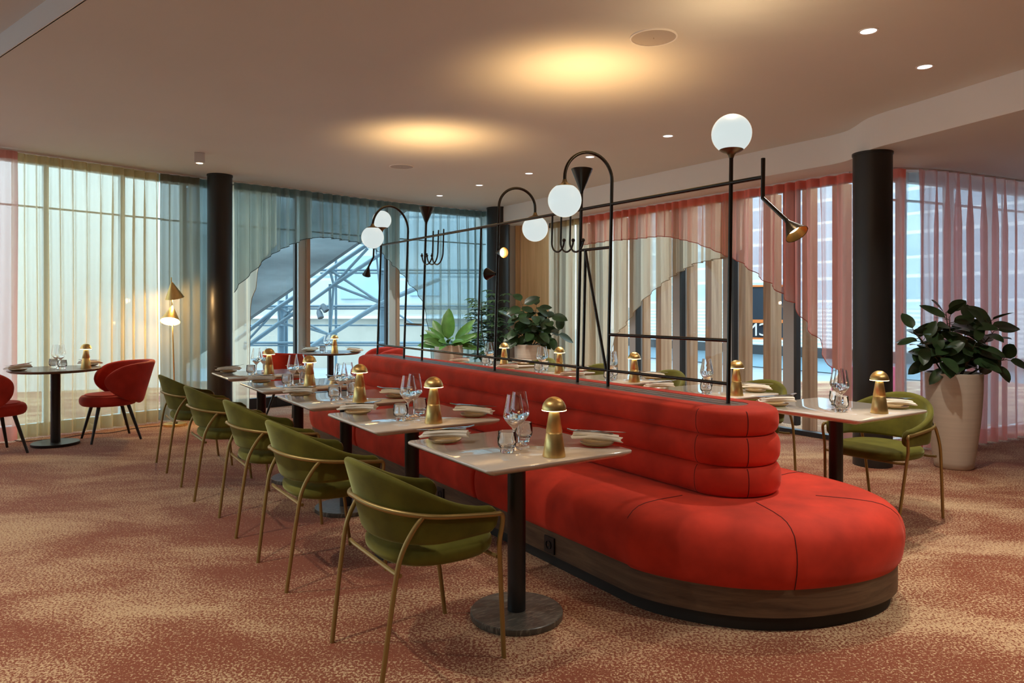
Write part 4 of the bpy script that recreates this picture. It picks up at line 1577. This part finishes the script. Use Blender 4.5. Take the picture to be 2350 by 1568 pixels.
# lettered sign seen from behind
sc_ = at(1752, 720, 12.6)
sr = sc_.normalized(); ang_s = atan2(sr.x, sr.y)
sg = tag(empty('street_sign', sc_, -ang_s), 'navy sign tower with orange stripes and white letters outside the right window', 'sign')
p2m = 12.6 / F_PX * 1.06
MB().box(-60 * p2m, 60 * p2m, 0, .3, -52 * p2m, 62 * p2m).build('panel', M['sign_dark'], sg, smooth=False)
for (x0, x1, y0, y1) in ((-44, -24, 44, 50), (-60, -30, 30, 40), (-60, 60, -20, -13), (-60, 60, -56, -52), (-32, -28, 6, 20), (-60, 60, 58, 62)):
    MB().box(x0 * p2m, x1 * p2m, -.02, .02, y0 * p2m, y1 * p2m).build('orange_stripe', M['sign_orange'], sg, smooth=False)
fc = bpy.data.curves.new('letters', 'FONT'); fc.body = 'CN'; fc.size = 40 * p2m; fc.extrude = .005; fc.align_x = 'LEFT'
fo = bpy.data.objects.new('letters', fc); COL.objects.link(fo); fo.parent = sg
dg_ = bpy.context.evaluated_depsgraph_get()
me_ = bpy.data.meshes.new_from_object(fo.evaluated_get(dg_))
bpy.data.objects.remove(fo)
fo = bpy.data.objects.new('letters', me_); COL.objects.link(fo); fo.parent = sg
fo.data.materials.clear(); fo.data.materials.append(M['sign_white'])
fo.rotation_euler = (pi / 2, 0, pi)           # readable from the street, mirrored from indoors
fo.location = (18 * p2m, -.03, -48 * p2m)
tag(MB().box(-.45, .45, -.1, .1, -.5, .45).build('street_barrier', M['magenta'], smooth=False), 'magenta barrier on the pavement outside the right window', 'barrier').location = (5.35, 11.0, 0)

# behind the arched window: sloping concrete beam, steel lattice, pale building
D_T, D_B, D_F = 15.0, 13.2, 22.0
bm_ = MB()
e0, e1 = at(470, 800, D_B), at(900, 501, D_B)
dr = (e1 - e0).normalized(); upb = Vector((-dr.z, 0, dr.x))
if upb.z < 0: upb = -upb
vs = []
for p in (e0 - dr * .5, e1 + dr * 6):
    for q in (Vector((0, 0, 0)), Vector((0, 2.2, 0)) * 1.0):
        vs.append(p + q * .12); vs.append(p + q * .12 + upb * 2.6)
bm_.add(vs, [(0, 1, 5, 4), (2, 6, 7, 3), (0, 4, 6, 2), (1, 3, 7, 5), (0, 2, 3, 1), (4, 5, 7, 6)])
tag(bm_.build('concrete_beam', M['concrete'], smooth=False), 'broad sloping concrete beam outside the arched window', 'concrete beam')

mw_ = MB()
mw_.bar((-15, 9.2, 1.6), (-5.6, 12.4, 1.6), .25, 4.2)
tag(mw_.build('white_outer_wall', M['white_render'], smooth=False), kind='structure')

tr = tag(empty('steel_lattice', at(760, 840, D_T)), 'blue grey steel tube lattice outside the arched window', 'steel structure')
IT = Matrix.Translation(-tr.location)
N1, N1b, N2, N2b, N3, N4 = (640, 705), (642, 741), (757, 620), (765.7, 654), (874.6, 696), (757, 769)


def member(name, a, b, wpx, da=0.0, db=0.0):
    p, q = IT @ at(*a, D_T + da), IT @ at(*b, D_T + db)
    MB().tube([p, q], wpx * .62 / F_PX * D_T, 10).build(name, M['truss'], tr)


for a, b, w in (((540, 782), N1, 8), (N1, (702, 664), 8), ((702, 664), N2, 7), (N2, (850, 556), 8), (N2b, (890, 572), 7.5), ((560, 800), N1b, 8), (N1b, (703, 700), 7.5), ((703, 700), N2b, 6.5), (N3, (1010, 640), 8), (N4, N3, 9), ((690, 812), N4, 9), ((600, 868), (690, 812), 9)):
    member('chord', a, b, w)
for a, b, w in ((N2, N2b, 5), (N1, N1b, 5), ((757, 652), N4, 5), (N2b, N4, 5), (N2, N3, 5), (N2b, N3, 5), ((844, 570), N2b, 5.5), (N1, (702, 742), 5), (N1b, (702, 756), 4.5), ((702, 742), N4, 4.5), ((703, 752), N4, 4.5), ((568, 782), N1, 4.5), ((700, 683), (652, 726), 5), (N3, (862, 560), 4), (N3, (890, 560), 4), ((960, 655), N3, 5), (N3, (950, 745), 4)):
    member('brace', a, b, w)
for x, w, y0, y1 in ((647, 17, 690, 860), (881, 17, 560, 860), (771, 5, 590, 860), (658, 5, 670, 860), (868, 5, 735, 860), (905, 5, 600, 860)):
    member('post', (x, y0), (x, y1), w, .5, .5)
for y in (620, 627, 703, 709, 747, 787, 793):
    member('rail', (560 if y > 700 else 735, y), (1120, y), 3.2 if y not in (703, 787, 620) else 5, .4, .4)

fl = tag(empty('outdoor_floodlight', at(742, 706, 12.6)), 'pair of grey floodlights fixed outside the arched window', 'floodlight')
for dx, dz, ax in ((.0, .02, (.55, -.2, -.75)), (-.07, -.09, (.35, -.3, -.85))):
    MB().lathe([(0, -.04), (.035, -.04), (.05, 0), (.056, .10), (.052, .105), (.046, .095), (0, .09)], 20, (dx, 0, dz), ax).build('lamp_head', M['lamp_grey'], fl)
MB().tube([(-.12, .1, -.05), (.0, .05, .05), (.02, 0, .02)], .015, 8).build('bracket', M['lamp_grey'], fl)
MB().tube([(-.12, .1, -.05), (-.10, 0, -.13)], .015, 8).build('bracket', M['lamp_grey'], fl)
MB().tube([(-.12, .1, -.05), (-.3, .9, .0)], .02, 8).build('bracket', M['lamp_grey'], fl)

bd = tag(empty('pale_building', (-4, D_F, -.5)), 'pale blue clad building with a cream ground floor outside the arched window', 'building')
IBB = Matrix.Translation(-bd.location)
MB().box(-22, 1.2, D_F, D_F + 4, 1.45, 12, IBB).build('upper_wall', M['facade'], bd, smooth=False)
MB().box(-22, 1.2, D_F - .1, D_F + 4, -.5, 1.46, IBB).build('ground_floor', M['cream_wall'], bd, smooth=False)
MB().box(-22, 1.2, D_F - .3, D_F + 4, 1.0, 1.12, IBB).build('ledge', M['facade2'], bd, smooth=False)
for x0, x1, z0, z1 in ((-5.2, -3.9, 1.6, 2.9), (-3.1, -2.2, 1.7, 2.4), (-9.6, -7.8, 1.7, 3.3), (-.6, .6, 1.6, 2.9), (-6.4, -5.6, .1, .9), (-2.6, -1.2, .0, .9)):
    w = MB().box(x0, x1, D_F - .06, D_F + .1, z0, z1, IBB).build('glazing', M['outdoor_glass'], bd, smooth=False)

# ------------------------------------------------------------------ light
def spot(name, loc, power, col=(1, .72, .42), size=radians(110), blend=.9, rad=.04, aim=(0, 0, -1)):
    l = bpy.data.lights.new(name, 'SPOT')
    l.energy = power; l.color = col; l.spot_size = size; l.spot_blend = blend; l.shadow_soft_size = rad
    o = bpy.data.objects.new(name, l); COL.objects.link(o)
    o.location = loc
    o.rotation_euler = Vector(aim).to_track_quat('-Z', 'Y').to_euler()
    return o


def point(name, loc, power, col, rad=.03):
    l = bpy.data.lights.new(name, 'POINT')
    l.energy = power; l.color = col; l.shadow_soft_size = rad
    o = bpy.data.objects.new(name, l); COL.objects.link(o); o.location = loc
    return o


WARM = (1.0, .94, .83)
for i, (x, y) in enumerate(DLP):
    spot('downlight_beam', (x, y, ZC - .03), 105 if i < 2 else 95, WARM)
# the same downlights carry on over the part of the room behind and beside the camera
for x, y in ((.49, 2.1), (-1.55, 2.3), (-2.6, 3.2), (2.3, 2.2), (-3.2, 1.2), (0.2, .2), (-5.0, 4.6), (3.6, 2.6)):
    spot('downlight_beam', (x, y, (ZR if x < 1 and y < 3 - .8 * x else ZC) - .03), 112, WARM)
for p in UPLIGHTS:
    spot('uplight_beam', p, 42, (1.0, .60, .25), radians(132), 1.0, .03, (.04, .28, 1))
for p in TABLE_LIGHTS:
    pass
g_ = FP(sP['P1'], zg)
point('globe_glow', g_ + Vector((0, 0, .24)), 7, (1.0, .70, .38), .05)
spot('frame_spot_beam', sb, 6, WARM, radians(70), .8, .03, sb - sa)
for p, k in ((FL1, 1.0), (FL2, 1.0)):
    point('floor_lamp_glow', p + Vector((0, 0, -.03)), 14, (1.0, .62, .26), .03)

w = bpy.data.worlds.new('overcast'); SC.world = w
w.use_nodes = True
bg = w.node_tree.nodes['Background']
bg.inputs['Color'].default_value = (.66, .90, 1.0, 1)
bg.inputs['Strength'].default_value = 4.2

# ------------------------------------------------------------------ camera
cam = bpy.data.cameras.new('camera')
co = bpy.data.objects.new('camera', cam); COL.objects.link(co)
co.location = (0, 0, CAMH); co.rotation_euler = (pi / 2, 0, 0)
cam.sensor_width = 36; cam.lens = F_PX / 2350 * 36
cam.shift_y = -(784 - HY) / 2350
cam.clip_start = .05; cam.clip_end = 200
SC.camera = co
SC.view_settings.view_transform = 'Standard'
SC.view_settings.look = 'None'
SC.view_settings.exposure = 0.14
SC.view_settings.gamma = 1
SC.cycles.max_bounces = 10
SC.cycles.transparent_max_bounces = 24
SC.cycles.diffuse_bounces = 5
SC.cycles.sample_clamp_indirect = 6
